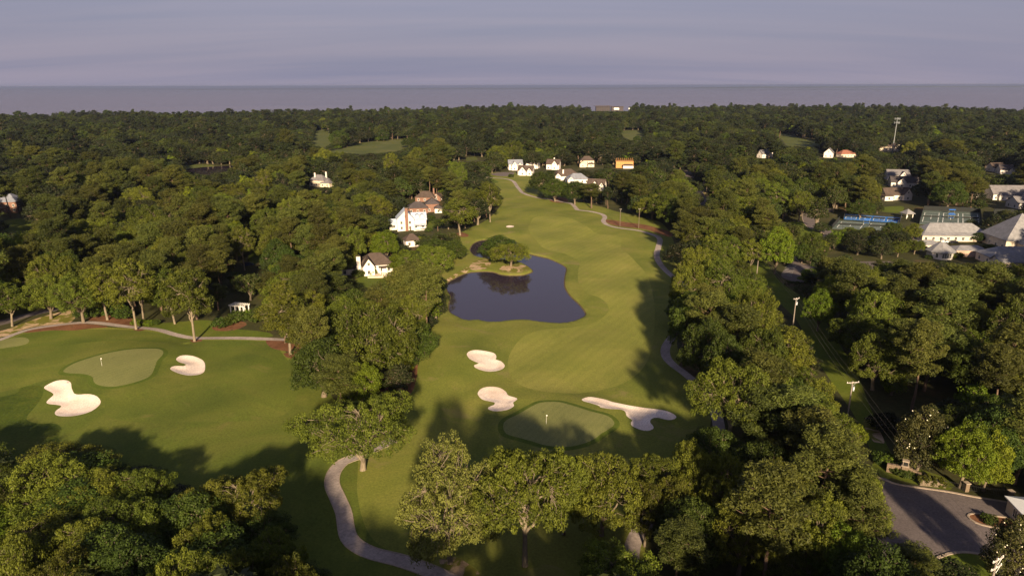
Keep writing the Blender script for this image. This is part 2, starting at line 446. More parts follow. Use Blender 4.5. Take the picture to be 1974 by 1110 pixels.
# ------------------------------------------------------------------ outlines on the ground
def smooth_closed(P, step=1.2):
    """Catmull-Rom through a closed outline, resampled to about step metres"""
    P = np.asarray(P, float); n = len(P); out = []
    for i in range(n):
        p0, p1, p2, p3 = P[i - 1], P[i], P[(i + 1) % n], P[(i + 2) % n]
        k = max(1, int(np.linalg.norm(p2 - p1) / step))
        t = (np.arange(k) / k)[:, None]
        out.append(0.5 * ((2 * p1) + (p2 - p0) * t + (2 * p0 - 5 * p1 + 4 * p2 - p3) * t**2 + (3 * p1 - p0 - 3 * p2 + p3) * t**3))
    return np.concatenate(out)
def smooth_open(P, step=1.5):
    P = np.asarray(P, float); n = len(P); out = []
    for i in range(n - 1):
        p1, p2 = P[i], P[i + 1]
        p0 = P[i - 1] if i else 2 * p1 - p2
        p3 = P[i + 2] if i + 2 < n else 2 * p2 - p1
        k = max(1, int(np.linalg.norm(p2 - p1) / step))
        t = (np.arange(k) / k)[:, None]
        out.append(0.5 * ((2 * p1) + (p2 - p0) * t + (2 * p0 - 5 * p1 + 4 * p2 - p3) * t**2 + (3 * p1 - p0 - 3 * p2 + p3) * t**3))
    out.append(P[-1:])
    return np.concatenate(out)
def G(pts): return np.array([gp(*p) for p in pts])
def ribbon(C, w):
    T = np.gradient(C, axis=0); T /= np.linalg.norm(T, axis=1, keepdims=True) + 1e-9
    N = np.stack([-T[:, 1], T[:, 0]], 1)
    return np.concatenate([C + N * w / 2, (C - N * w / 2)[::-1]])
def inside(P, poly):
    x, y = P[:, 0], P[:, 1]; r = np.zeros(len(P), bool)
    bx = (x >= poly[:, 0].min()) & (x <= poly[:, 0].max()) & (y >= poly[:, 1].min()) & (y <= poly[:, 1].max())
    idx = np.nonzero(bx)[0]
    if not len(idx): return r
    X, Y = x[idx], y[idx]; c = np.zeros(len(idx), bool)
    a = poly; b = np.roll(poly, -1, 0)
    for (x1, y1), (x2, y2) in zip(a, b):
        if y1 == y2: continue
        cond = (y1 > Y) != (y2 > Y)
        c ^= cond & (X < (x2 - x1) * (Y - y1) / (y2 - y1) + x1)
    r[idx] = c
    return r
def sdist(P, poly, reach):
    """signed distance to an outline (negative inside), only resolved within reach"""
    d = np.full(len(P), 1e6)
    lo, hi = poly.min(0) - reach, poly.max(0) + reach
    idx = np.nonzero(((P >= lo) & (P <= hi)).all(1))[0]
    if not len(idx): return d
    Q = P[idx]; best = np.full(len(Q), 1e12)
    a = poly; b = np.roll(poly, -1, 0)
    for p, q in zip(a, b):
        e = q - p; L = e @ e
        if L < 1e-9: continue
        t = np.clip(((Q - p) @ e) / L, 0, 1)
        D = Q - p - t[:, None] * e
        best = np.minimum(best, (D * D).sum(1))
    s = np.sqrt(best); s[inside(Q, poly)] *= -1
    d[idx] = s
    return d
def sstep(a, b, x):
    t = np.clip((x - a) / (b - a), 0, 1); return t * t * (3 - 2 * t)
def grow(poly, w):
    T = np.roll(poly, -1, 0) - np.roll(poly, 1, 0); T /= np.linalg.norm(T, axis=1, keepdims=True) + 1e-9
    N = np.stack([T[:, 1], -T[:, 0]], 1)
    area = 0.5 * np.sum(poly[:, 0] * np.roll(poly[:, 1], -1) - np.roll(poly[:, 0], -1) * poly[:, 1])
    if area < 0: N = -N
    return poly + N * w

TURF = smooth_closed(G([(-300,690),(0,652),(60,638),(200,633),(300,637),(400,650),(520,653),(560,690),(600,720),(650,785),(760,785),(800,720),(820,660),
    (845,610),(850,560),(842,520),(870,498),(878,460),(905,440),(935,425),(965,395),(960,370),(930,345),(950,333),(1000,333),(1045,345),(1100,380),
    (1180,405),(1270,428),(1300,470),(1315,540),(1325,600),(1305,660),(1340,730),(1370,800),(1350,870),(1300,930),(1250,1000),(1220,1110),(1000,1170),
    (800,1190),(640,1160),(540,1090),(470,1000),(330,965),(200,900),(60,890),(-300,900)]), 2.0)
DEEP = smooth_closed(G([(-300,800),(0,762),(40,744),(70,741),(84,750),(76,770),(52,796),(54,806),(75,812),(108,815),(119,828),(112,842),(122,851),(160,855),
    (200,860),(226,872),(210,886),(212,897),(235,905),(262,915),(300,945),(240,990),(0,1000),(-300,1000)]), 1.2)
FAIR = smooth_closed(G([(1061,418),(1030,420),(1021,432),(1019,444),(1033,463),(1051,478),(1089,489),(1108,498),(1117,507),(1114,527),(1117,547),(1134,565),
    (1157,575),(1172,587),(1170,602),(1142,620),(1101,629),(1051,634),(1015,646),(997,660),(982,684),(980,712),(995,738),(1040,755),(1100,758),
    (1160,750),(1205,738),(1240,710),(1258,660),(1262,600),(1255,550),(1243,524),(1215,494),(1197,478),(1198,463),(1187,454),(1152,449),(1127,435),(1101,423)]), 1.2)
FAIR2 = smooth_closed(G([(-200,740),(0,700),(30,690),(60,690),(120,672),(180,662),(300,660),(450,672),(560,715),(560,790),(470,812),(300,818),(210,805),
    (200,770),(160,760),(145,748),(120,735),(80,735),(0,752),(-200,790)]), 2.0)
GREEN_L = smooth_closed(G([(123,718),(142,706),(177,695),(218,685),(253,679),(279,677),(304,677),(315,682),(314,690),(304,701),(299,714),(291,729),(273,739),
    (241,748),(215,751),(192,748),(182,742),(180,734),(170,729),(152,726),(129,723)]), 0.9)
GREEN_R = smooth_closed(G([(970,824),(976,813),(1000,802),(1022,790),(1043,781),(1076,780),(1101,787),(1139,801),(1172,810),(1184,823),(1177,833),(1157,846),
    (1149,853),(1125,864),(1090,870),(1053,866),(1025,856),(1000,847),(976,838)]), 0.9)
TEE = smooth_closed(G([(0,656),(40,651),(56,656),(50,664),(20,670),(-30,676),(-60,668)]), 0.9)
FRINGE_L, FRINGE_R = grow(GREEN_L, 1.25), grow(GREEN_R, 1.25)
BUNK = [smooth_closed(G(p), 0.6) for p in (
 [(85,748),(94,742),(111,737),(127,737),(137,742),(139,752),(144,761),(154,763),(172,763),(186,767),(194,775),(192,783),(177,794),(157,800),(134,802),
  (111,799),(105,793),(109,787),(118,781),(111,778),(94,776),(89,773),(95,767),(103,761),(99,756)],
 [(340,696),(344,691),(354,687),(372,686),(387,690),(394,697),(395,711),(391,719),(380,723),(362,724.5),(342,721),(329,715),(332,710),(342,707),(354,706),
  (359,703),(354,701),(346,700)],
 [(900,687),(905,681),(918,678),(940,680),(953,683),(957,689),(956,694),(966,697),(973,705),(966,713),(946,717),(928,715),(915,710),(915,706),(923,703),(915,700),(905,695)],
 [(921,757),(928,749),(943,746),(963,749),(975,757),(980,765),(997,773),(989,781),(991,787),(978,794),(956,796),(942,791),(942,786),(953,782),(954,778),(946,775),(930,770),(923,763)],
 [(1121,775),(1127,770),(1139,767),(1165,772),(1182,778),(1210,783.5),(1240,787),(1273,791),(1291,796),(1303,804),(1301,809),(1289,811),(1268,806),(1257,808),
  (1253,815),(1259,824),(1259,829),(1248,834),(1233,833),(1218,827),(1216,820),(1219,816),(1208,808),(1205,799),(1197,795),(1177,795),(1157,792),(1155,789),(1142,784),(1124,778)],
 [(976,437),(982,435),(990,436),(990,438.5),(983,440),(977,439)])]
BUNK_LABEL = ['white sand bunker shaped like a figure eight below the left green', 'C-shaped white sand bunker beside the tall lone trunk and left green',
 'white kidney-shaped sand bunker nearest the pond', 'notched white sand bunker just above left of the central green',
 'long winged white sand bunker with a tail, right of the central green', 'tiny pale sand bunker on the grass beyond the pond']
POND = smooth_closed(G([(863.6,543),(879,533),(899,524),(919,520.6),(947,521),(963,526),(984,528),(1010,527),(1026,522),(1029,518),(1022,511),(1010,504),(998,499),(982,497),
    (962,496),(945,495),(931,493),(917,489),(909,481),(908.6,475),(915,466.5),(927,461),(939,459.6),(960,459),(978.5,460.6),(990,462.6),(998,467.5),(1004,477.5),
    (1014,485),(1028,489),(1054,495),(1075.6,504),(1087.5,511),(1089.5,517),(1086.5,531),(1086.5,549),(1097,566.6),(1113,581.5),(1123,594),(1126,602),
    (1117,608),(1097,615),(1071.6,617),(1048,615),(1018,611),(994,611),(970.6,613),(958.7,614.6),(939,614),(925,611),(899,611),(885,605),(869.5,596),
    (867.6,584.5),(870.5,566.6),(864.6,556.7)]), 1.0)
POND2 = smooth_closed(G([(352,327),(380,322),(420,319),(455,318),(470,322),(440,331),(405,338),(370,336)]), 6.0)
PATH_R = smooth_open(G([(930,341),(952,343),(975,345),(990,350),(1000,364),(1012,374),(1040,381),(1075,387),(1100,393),(1110,401),(1115,405),(1140,409),(1160,413),(1166,419),
    (1163,427),(1172,434),(1200,440),(1240,446),(1263,454),(1272,464),(1269,478),(1266,490),(1272,507),(1285,522),(1303,536),(1325,556),(1332,588),(1318,620),(1297,645),
    (1284,665),(1284,685),(1297,703),(1322,722),(1350,748),(1378,795),(1385,855),(1355,915),(1300,966),(1253,1002),(1230,1026),(1218,1058),(1216,1120),(1215,1180)]), 1.2)
PATH_L = smooth_open(G([(-200,712),(-80,680),(0,655),(30,643),(60,634),(100,629),(160,625.5),(200,627),(250,631),(300,635),(340,643),(375,648),(430,650),(510,651),(560,654),(585,662),(600,672),(622,690),(640,712)]), 1.2)
PATH_C = smooth_open(G([(760,845),(725,862),(690,878),(662,888),(644,908),(640,932),(650,957),(662,985),(667,1015),(673,1035),(690,1052),(720,1068),(770,1082),(810,1095),(850,1110),(900,1134),(960,1160)]), 1.2)
P_R, P_L, P_C = ribbon(PATH_R, 2.7), ribbon(PATH_L, 2.3), ribbon(PATH_C, 2.8)
MULCH = [('mulch_bed', smooth_closed(G(p), 1.5)) for p in (
  [(45,640),(76,629.5),(114,626),(162,628),(192,630),(210,633),(177,636),(142,640),(96,639),(63,641)],
  [(170,620),(195,600),(240,608),(262,622),(258,629),(200,624)],
  [(513,654),(540,651),(573,657),(598,664),(600,681),(581,692),(551,688),(546,682),(558,679),(525,671)],
  [(804,699),(802,732),(791,757),(766,773),(728,776),(700,752),(726,727),(753,711),(785,700)],
  [(410,625),(440,615),(468,618),(475,625),(450,635),(415,634)],
  [(1310,700),(1330,690),(1360,720),(1365,760),(1340,735),(1312,712)],
  [(880,452),(890,449),(903,453),(900,457),(884,457)],
  [(1060,384),(1080,380),(1095,384),(1090,391),(1065,389)],
  [(1170,424),(1230,431),(1290,446),(1290,458),(1250,443),(1180,433)],
  [(255,636),(272,634),(280,637),(268,640)], [(366,652),(384,650),(390,655),(372,658)],
 )]
DIRT = [smooth_closed(G(p), 1.5) for p in (
  [(-60,650),(0,638),(40,625),(80,612),(130,600),(150,598),(135,625),(90,627),(50,633),(0,650)],
  [(905,512),(922,500),(945,501),(940,515),(912,519)], [(965,514),(990,509),(1015,511),(1018,519),(990,524),(967,522)],
  [(845,1078),(880,1075),(920,1100),(935,1125),(890,1118),(860,1100)],
  [(1664,810),(1680,800),(1700,832),(1705,850),(1685,848)], [(1335,372),(1345,366),(1362,372),(1372,384),(1352,385)],
  [(862,535),(880,525),(900,514),(905,518),(885,531),(866,541)])]
ROADS = {
 'entrance_road': [(1690,918),(1727,932),(1778,941),(1828,949),(1879,958),(1974,970),(2150,995),(2150,1200),(1960,1180),(1920,1090),(1899,1073),(1879,1068),(1854,1066),(1828,1069),(1806,1077),(1790,1110),(1700,1110),(1660,1000)],
 'parking_lot': [(1516,474),(1527,489),(1542,507),(1560,512),(1640,505),(1760,505),(1760,520),(1650,528),(1565,530),(1551,546),(1525,543),(1505,533),(1518,516),(1522,497)],
 'drive_road': [(1600,402),(1565,402),(1547,412),(1547,423),(1557,438),(1584,448),(1592,460),(1640,462),(1760,466),(1760,458),(1650,455),(1621,452),(1598,442),(1580,430),(1572,418),(1580,410),(1605,408)],
 'side_street': [(-120,630),(0,617),(50,604),(100,594),(170,585),(172,590),(100,602),(50,613),(0,628),(-120,645)],
 'cul_de_sac': [(946,336),(965,332),(990,333),(986,338),(965,340)],
}
ROADS = {k: smooth_closed(G(v), 1.5) for k, v in ROADS.items()}
ROADS['far_road'] = ribbon(smooth_open(G([(1290,309),(1316,311),(1322,322),(1328,338),(1338,355),(1350,378),(1356,398),(1370,420)]), 3), 6.5)
ISLE = smooth_closed(G([(1865,998),(1876,992),(1905,995),(1940,998),(1960,1008),(1940,1020),(1905,1017),(1880,1010)]), 0.8)
LAWNS = [smooth_closed(G(p), 2.0) for p in (
  [(688,536),(720,528),(760,536),(780,560),(720,575),(676,556)],
  [(2,430),(40,422),(70,428),(60,440),(20,450),(0,455)],
  [(1450,436),(1500,430),(1547,428),(1560,440),(1585,452),(1572,466),(1540,473),(1515,474),(1490,462)],
  [(820,430),(850,420),(862,426),(845,437),(825,440)],
  [(1436,478),(1462,480),(1500,540),(1562,580),(1602,640),(1642,700),(1668,760),(1695,822),(1730,900),(1700,920),(1676,860),(1648,800),(1606,740),(1566,680),(1536,620),(1498,580),(1462,540)],
  [(205,626),(240,618),(300,622),(400,616),(450,632),(520,640),(515,649),(430,648),(380,646),(340,640),(300,632),(255,628)],
  [(1807,1078),(1828,1070),(1854,1067),(1880,1069),(1900,1076),(1915,1110),(1850,1150),(1800,1120)],
  [(1680,905),(1720,920),(1775,935),(1830,945),(1835,925),(1770,900),(1700,880)],
  [(480,490),(500,485),(505,500),(485,510)],
  [(1700,400),(1740,398),(1735,410),(1700,408)], [(900,345),(935,340),(950,345),(960,352),(920,352)])]
FARGRASS = [smooth_closed(G(p), 8.0) for p in (
  [(608,253),(628,250),(640,262),(640,275),(622,284),(600,276)], [(624,294),(660,287),(690,277),(740,271),(800,268),(790,280),(770,291),(700,297),(640,300)],
  [(1192,256),(1206,252),(1242,253),(1240,268),(1228,274),(1210,268)], [(1494,258),(1515,258),(1545,267),(1580,274),(1578,283),(1540,284),(1518,281),(1508,270)],
  [(340,322),(360,318),(410,318),(410,323),(360,326)], [(900,304),(915,302),(920,309),(900,311)])]
SHORE_PX = [(-700, 224), (0, 219), (300, 215), (600, 213), (800, 208), (1000, 203), (1350, 200), (1700, 205), (1974, 208), (2700, 212)]
SHORE = []
for _x, _y in SHORE_PX:
    d = ray(_x, _y); t = (19.0 - CAM_H) / d[2]; SHORE.append((d[0] * t, d[1] * t))
SHORE = np.array(SHORE)
SHORE = SHORE[np.argsort(SHORE[:, 0])]
def shore_y(x): return np.interp(x, SHORE[:, 0], SHORE[:, 1])

# ------------------------------------------------------------------ relief
def relief(P):
    P = np.asarray(P, float).reshape(-1, 2)
    x, y = P[:, 0], P[:, 1]
    near = (1 - sstep(420, 620, y)) * (1 - sstep(120, 165, x))
    h = near * (0.45 * np.sin(x * 0.055 + 0.8 * np.sin(y * 0.03)) * np.sin(y * 0.047 + 1.3) + 0.22 * np.sin(x * 0.13 + y * 0.09) + 0.16 * np.sin(x * 0.21 - y * 0.16 + 2.0))
    for g in (GREEN_L, GREEN_R):
        h = h + 0.9 * (1 - sstep(0, 12, sdist(P, g, 13)))
        h = h - 0.12 * (1 - sstep(0.5, 3.0, np.abs(sdist(P, g, 13) - 2.2)))
    dp = sdist(P, POND, 16)
    k = 1 - sstep(1.5, 14, dp)
    h = h * (1 - k) - 0.35 * k
    h = np.where(dp < 1.6, -0.35 - 0.75 * sstep(1.6, 0.0, dp) - 1.6 * sstep(0, -4, dp), h)
    dp = sdist(P, POND2, 30)
    h = np.where(dp < 6, -1.2 * sstep(6, 0, dp) - 1.0 * sstep(0, -6, dp), h)
    for b in BUNK:
        d = sdist(P, b, 6)
        h = h + 0.16 * (1 - sstep(0.0, 4.0, d)) * (d < 6)
        h = h - np.where(d <= 0, 0.28 * sstep(0.0, -2.0, d), 0)
    h = h - 6.0 * sstep(-40, 25, y - shore_y(x))
    return h
def ground_z(x, y): return float(relief([(x, y)])[0])

# ------------------------------------------------------------------ one triangulation, cut into the zones
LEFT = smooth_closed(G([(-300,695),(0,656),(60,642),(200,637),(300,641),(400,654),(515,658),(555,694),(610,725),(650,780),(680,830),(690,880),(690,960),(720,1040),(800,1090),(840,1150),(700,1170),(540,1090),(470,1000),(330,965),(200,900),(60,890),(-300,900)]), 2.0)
M['rough_left'] = ground_mat('left_rough_grass', (0.064, 0.090, 0.013), (0.088, 0.110, 0.016), (0.122, 0.128, 0.024), 0.045, 2.2, patch=((0.15, 0.125, 0.04), 0.09, 0.64, 0.80))  # the left hole's own greener, darker grass colour
ZONES = [  # (object name, outline, material, kind, label, category); later ones win
    ('rough', TURF, 'rough', 'structure', 'mown olive rough grass of the golf holes around pond and greens', None),
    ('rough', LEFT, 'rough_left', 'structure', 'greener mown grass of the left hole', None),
    ('fairway', FAIR, 'fairway', 'structure', 'pale yellow-green fairway right of the pond', None),
    ('approach', FAIR2, 'fairway2', 'structure', 'mown approach grass around the left green', None),
    ('deep_rough', DEEP, 'deep_rough', 'structure', 'dark unmown grass below the left bunker', None),
]
M['fairway2'] = ground_mat('approach_grass', (0.074, 0.098, 0.014), (0.100, 0.120, 0.018), (0.136, 0.140, 0.027), 0.05, 2.3,
                           patch=((0.17, 0.14, 0.045), 0.10, 0.62, 0.80), bmp=0.15)
for p in LAWNS: ZONES.append(('lawn', p, 'lawn', 'structure', None, None))
M['meadow'] = ground_mat('far_meadow', (0.058, 0.072, 0.018), (0.080, 0.092, 0.024), (0.11, 0.11, 0.035), 0.02, 0.4)
for p in FARGRASS: ZONES.append(('lawn', p, 'meadow', 'structure', None, None))
for p in DIRT: ZONES.append(('dirt_patch', p, 'pale_dirt', 'structure', None, None))
for i, (n, p) in enumerate(MULCH): ZONES.append(('mulch_bed', p, 'litter' if i in (5,) else 'mulch', 'structure', None, None))
M['litter'] = ground_mat('leaf_litter', (0.045, 0.034, 0.016), (0.075, 0.050, 0.026), (0.11, 0.07, 0.04), 0.3, 2.5, patch=((0.05, 0.055, 0.014), 0.2, 0.5, 0.62))
ZONES += [('tee_box', TEE, 'green', 'structure', None, None),
    ('fringe', FRINGE_L, 'fringe', 'structure', 'dark fringe ring round the left green', None),
    ('fringe', FRINGE_R, 'fringe', 'structure', 'dark fringe ring round the central green', None),
    ('putting_green', GREEN_L, 'green', 'structure', 'smooth putting green with flag between the two left bunkers', None),
    ('putting_green', GREEN_R, 'green', 'structure', 'oval putting green with flag behind the foreground oaks', None)]
for b, l in zip(BUNK, BUNK_LABEL): ZONES.append(('sand_bunker', b, 'sand', 'structure', l, None))
ZONES += [('cart_path', P_R, 'concrete', 'structure', 'winding concrete cart path along the right side of the fairway', None),
    ('cart_path', P_L, 'concrete', 'structure', 'curved cart path under the trees above the left green', None),
    ('cart_path', P_C, 'concrete', 'structure', 'S-shaped cart path passing the spreading oak in front', None)]
for k, p in ROADS.items(): ZONES.append((k, p, 'asphalt', 'structure', None, None))
ZONES.append(('planting_island', ISLE, 'mulch', 'structure', None, None))
ZONES.append(('pond_bank', grow(POND, 0.75), 'bank', 'structure', None, None))
ZONES.append(('pond_bed', POND, 'bank', 'structure', None, None))
ZONES.append(('pond_bed', POND2, 'bank', 'structure', None, None))

def cut_ground():
    pts, edges = [], []
    def outline(poly):
        b = len(pts); n = len(poly)
        pts.extend(map(tuple, poly)); edges.extend((b + i, b + (i + 1) % n) for i in range(n))
    for z in ZONES: outline(z[1])
    outer = np.array([(-3200, -150), (3200, -150), (3200, 2600), (-3200, 2600)], float)
    outline(outer)
    def grid(x0, x1, y0, y1, s, poly=None, jit=0.25):
        X, Y = np.meshgrid(np.arange(x0, x1, s), np.arange(y0, y1, s))
        P = np.stack([X.ravel(), Y.ravel()], 1) + RNG.uniform(-jit * s, jit * s, (X.size, 2))
        return P if poly is None else P[inside(P, poly)]
    near = grid(TURF[:, 0].min(), TURF[:, 0].max(), TURF[:, 1].min(), TURF[:, 1].max(), 2.6, grow(TURF, 4))
    ex = np.zeros(len(near), bool)
    for b in BUNK: ex |= sdist(near, b, 4) < 2.5
    for g in (GREEN_L, GREEN_R): ex |= np.abs(sdist(near, g, 6)) < 2.2
    near = near[~ex]
    extra = [near]
    for b in BUNK:
        extra.append(grid(*[v for k in (0, 1) for v in (b[:, k].min(), b[:, k].max())], 0.75, b))
        for w in (0.7, 1.5, 2.4): extra.append(grow(b, w)[::2])
    for w in (0.7, 1.6, 3.0): extra.append(grow(POND, w)[::2])
    for w in (-1.5, -4): extra.append(grow(POND, w)[::3])
    mid = grid(-420, 420, 40, 640, 7.0); mid = mid[~inside(mid, TURF)]
    far = grid(-2400, 2400, -100, 2300, 45.0); far = far[(far[:, 1] > 640) | (np.abs(far[:, 0]) > 420)]
    sh = np.array([(x, shore_y(x) + o) for x in range(-2400, 2400, 40) for o in (-45, -20, 5, 30)], float)
    extra += [mid, far, sh]
    for e in extra: pts.extend(map(tuple, e))
    Vv, Ee, Ff, *_ = delaunay_2d_cdt([Vector(p) for p in pts], edges, [], 0, 1e-4, False)
    V = np.array([(v[0], v[1]) for v in Vv]); F = np.array([list(f) for f in Ff if len(f) == 3], int)
    C = V[F].mean(1)
    zid = np.full(len(F), -1)
    for i, z in enumerate(ZONES): zid[inside(C, z[1])] = i
    H = relief(V)
    P3 = np.column_stack([V, H])
    def sub(name, mask, mat):
        f = F[mask]; u, inv = np.unique(f, return_inverse=True)
        return mesh_np(name, P3[u], inv.reshape(-1, 3), M[mat], smooth=True)
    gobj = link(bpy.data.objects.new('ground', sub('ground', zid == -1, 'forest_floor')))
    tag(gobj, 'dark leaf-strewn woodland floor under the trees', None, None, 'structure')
    for i, (name, poly, mat, kind, label, cat) in enumerate(ZONES):
        if not (zid == i).any(): continue
        o = link(bpy.data.objects.new(name, sub(name, zid == i, mat)))
        tag(o, label, cat, None, kind)
cut_ground()

def flat_sheet(name, poly, z, mat, label=None, kind='structure'):
    Vv, Ee, Ff, *_ = delaunay_2d_cdt([Vector(p) for p in poly], [(i, (i + 1) % len(poly)) for i in range(len(poly))], [], 1, 1e-4, False)
    V = np.array([(v[0], v[1], z) for v in Vv]); F = np.array([list(f) for f in Ff], int)
    return tag(link(bpy.data.objects.new(name, mesh_np(name, V, F, M[mat]))), label, None, None, kind)
flat_sheet('pond', grow(POND, 0.35), -0.98, 'pond', 'dark still pond with a tree-covered spit beside the fairway')
flat_sheet('far_pond', grow(POND2, 1.0), -0.95, 'pond', 'small black pond deep in the left woods')
# sea
_s = [(-60000, 1200), (60000, 1200), (60000, 45000), (-60000, 45000)]
so = mesh_np('sea', np.array([(-60000, 1100, -3.5), (60000, 1100, -3.5), (60000, 42000, -3.5), (-60000, 42000, -3.5)]), np.array([[0, 1, 2, 3]]), M['sea'])
tag(link(bpy.data.objects.new('sea', so)), 'calm grey-mauve bay water out to the horizon', None, None, 'structure')
# far shores: long low wooded land with an uneven top and real depth
def far_shore(name, x0, x1, y0, depth, hmax, seed, label, skew=0.0):
    r = np.random.default_rng(seed); n = 220
    xs = np.linspace(x0, x1, n)
    env = np.minimum(1, np.minimum(np.linspace(0, 6, n), np.linspace(6, 0, n)) + 0.05)
    hh = hmax * env * (0.75 + 0.25 * np.interp(np.arange(n), np.arange(0, n + 8, 7), r.uniform(-1, 1, len(np.arange(0, n + 8, 7)))) + 0.12 * r.uniform(-1, 1, n))
    hh = np.maximum(hh, 0.6)
    yy = y0 + skew * (xs - x0) + 150 * np.sin(xs / 900.0)
    rows = [np.column_stack([xs, yy, np.full(n, -3.6)]), np.column_stack([xs, yy + 30, hh * 0.85 - 3]), np.column_stack([xs, yy + depth * 0.5, hh - 3]), np.column_stack([xs, yy + depth, np.full(n, -3.6)])]
    V = np.concatenate(rows); i = np.arange(n - 1)
    F = np.concatenate([np.stack([k * n + i, k * n + i + 1, (k + 1) * n + i + 1, (k + 1) * n + i], 1) for k in range(3)])
    o = link(bpy.data.objects.new(name, mesh_np(name, V, F, M['far_land'], smooth=False)))
    return tag(o, label, None, None, 'structure')
far_shore('far_shore', -9800, 9000, 17500, 900, 15, 1, 'thin dark line of the far shore along the horizon', 0.0)
far_shore('far_shore', 5200, 20000, 21000, 1500, 42, 2, 'higher blue far shore at the right end of the horizon', 0.02)
far_shore('far_spit', 2900, 6300, 11200, 160, 5, 3, 'low thin spit lying in the bay in front of the far shore', 0.05)
# ------------------------------------------------------------------ tree shapes
def unit(v): return v / (np.linalg.norm(v, axis=-1, keepdims=True) + 1e-9)
def leaves(r, C, rad, n, size, aspect=0.62, flat=0.8, up=0.45, jit=0.65):
    """leaf-sized faces on and in the clumps C (k,3) of radius rad (k,)"""
    k = len(C); N = k * n
    ci = np.repeat(np.arange(k), n)
    u = unit(r.normal(size=(N, 3)) + np.array([0, 0, 0.25]))
    rr = rad[ci] * (0.45 + 0.60 * np.sqrt(r.random(N)))
    P = C[ci] + u * rr[:, None] * np.array([1, 1, flat])
    nrm = unit(u + np.array([0, 0, up]) + r.normal(size=(N, 3)) * jit)
    a = unit(np.cross(nrm, unit(r.normal(size=(N, 3)))))
    b = np.cross(nrm, a)
    s = size * r.uniform(0.65, 1.35, N)[:, None]
    V = np.stack([P + a * s, P + b * s * aspect, P - a * s * 0.9, P - b * s * aspect], 1).reshape(-1, 3)
    F = np.arange(N * 4).reshape(-1, 4)
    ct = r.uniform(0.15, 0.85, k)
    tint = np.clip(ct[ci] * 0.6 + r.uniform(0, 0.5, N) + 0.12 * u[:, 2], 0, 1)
    return V, F, tint
def bend(r, a, b, n=5, sag=0.12):
    t = np.linspace(0, 1, n)[:, None]
    L = np.linalg.norm(b - a)
    m = r.normal(size=3) * sag * L; m[2] = abs(m[2]) * 0.6
    return a + (b - a) * t + m * (4 * t * (1 - t)) * 0.5 + np.concatenate([np.zeros((1, 3)), r.normal(size=(n - 2, 3)) * 0.03 * L, np.zeros((1, 3))])
def wood(parts):
    V, F, n = [], [], 0
    for P, R, k in parts:
        v, q = tube_np(P, R, k); V.append(v); F.append(q + n); n += len(v)
    return np.concatenate(V), np.concatenate(F)
def shape_oak(seed, H=15, R=9, trunk=3.5, zc=0.45, nclump=150, rc=1.35, nleaf=85, size=0.30, bare=0.0, low=-0.2, tr=0.55, lumpy=0.22, inner=0.15):
    r = np.random.default_rng(seed)
    top = np.array([r.normal() * 0.3, r.normal() * 0.3, trunk])
    parts = [(np.array([[0, 0, -0.6], [0, 0, 0.4], top * [0.5, 0.5, 0.55], top]), [tr * 1.6, tr * 1.15, tr * 0.95, tr * 0.9], 9)]
    cz = zc * H
    def env(d, f):
        lump = 1 + lumpy * (np.sin(3 * d[..., 0] + seed) * np.cos(4 * d[..., 1] + 2 * seed) + 0.6 * np.sin(6 * d[..., 2] + 5 * d[..., 0] + seed * 3))
        zz = np.where(d[..., 2] > 0, H - cz, cz - trunk * 0.8)
        return np.stack([d[..., 0] * R * f * lump, d[..., 1] * R * f * lump, cz + d[..., 2] * zz * f * np.clip(lump, 0.75, 1.06)], -1)
    # clumps, kept apart so that gaps stay between them
    C, rad = [], []
    tries = 0
    while len(C) < nclump and tries < nclump * 40:
        tries += 1
        d = unit(r.normal(size=3))
        if d[2] < low: continue
        f = r.uniform(0.82, 1.0) if r.random() > inner else r.uniform(0.45, 0.8)
        p = env(d, f); q = rc * r.uniform(0.65, 1.3)
        if C and (np.linalg.norm(np.array(C) - p, axis=1) < 0.72 * (np.array(rad) + q) * (0.62 + 0.38 * r.random())).any(): continue
        C.append(p); rad.append(q)
    C, rad = np.array(C), np.array(rad)
    # limbs, boughs and twigs that really reach the clumps
    nl = 6; ang = np.arange(nl) * 2 * math.pi / nl + r.uniform(0, 0.9, nl)
    prim = np.stack([np.cos(ang) * R * 0.42, np.sin(ang) * R * 0.42, trunk + (cz - trunk) * r.uniform(0.6, 1.25, nl) + 0.8], 1)
    prim = np.concatenate([prim, [[0.1 * R, -0.08 * R, cz + 0.25 * (H - cz)], [-0.15 * R, 0.1 * R, cz + 0.2 * (H - cz)]]])
    for p in prim:
        k0 = r.uniform(0.0, 0.32); s0 = top * [1 - k0, 1 - k0, 1] - [0, 0, 0.2 + k0 * trunk]
        parts.append((bend(r, s0, p, 6, 0.2), np.linspace(tr * 0.58, tr * 0.30, 6), 7))
    lead = np.array([0.05 * R, 0.04 * R, cz + 0.55 * (H - cz)])
    parts.append((bend(r, top - [0, 0, 0.2], lead, 6, 0.1), np.linspace(tr * 0.9, tr * 0.25, 6), 7))
    sec = unit(r.normal(size=(34, 3))); sec[:, 2] = np.abs(sec[:, 2]) * 1.0 - 0.15
    sec = env(unit(sec), np.full(34, 0.66))
    for p in sec:
        j = np.argmin(np.linalg.norm(prim - p, axis=1))
        parts.append((bend(r, prim[j], p, 5, 0.22), np.linspace(tr * 0.33, tr * 0.15, 5), 5))
    for p in C:
        j = np.argmin(np.linalg.norm(sec - p, axis=1))
        parts.append((bend(r, sec[j], p + [0, 0, 0.2], 4, 0.2), np.linspace(tr * 0.15, tr * 0.05, 4), 4))
    keep = r.random(len(C)) >= bare
    V, F, t = leaves(r, C[keep], rad[keep], nleaf, size)
    return wood(parts), (V, F, t)
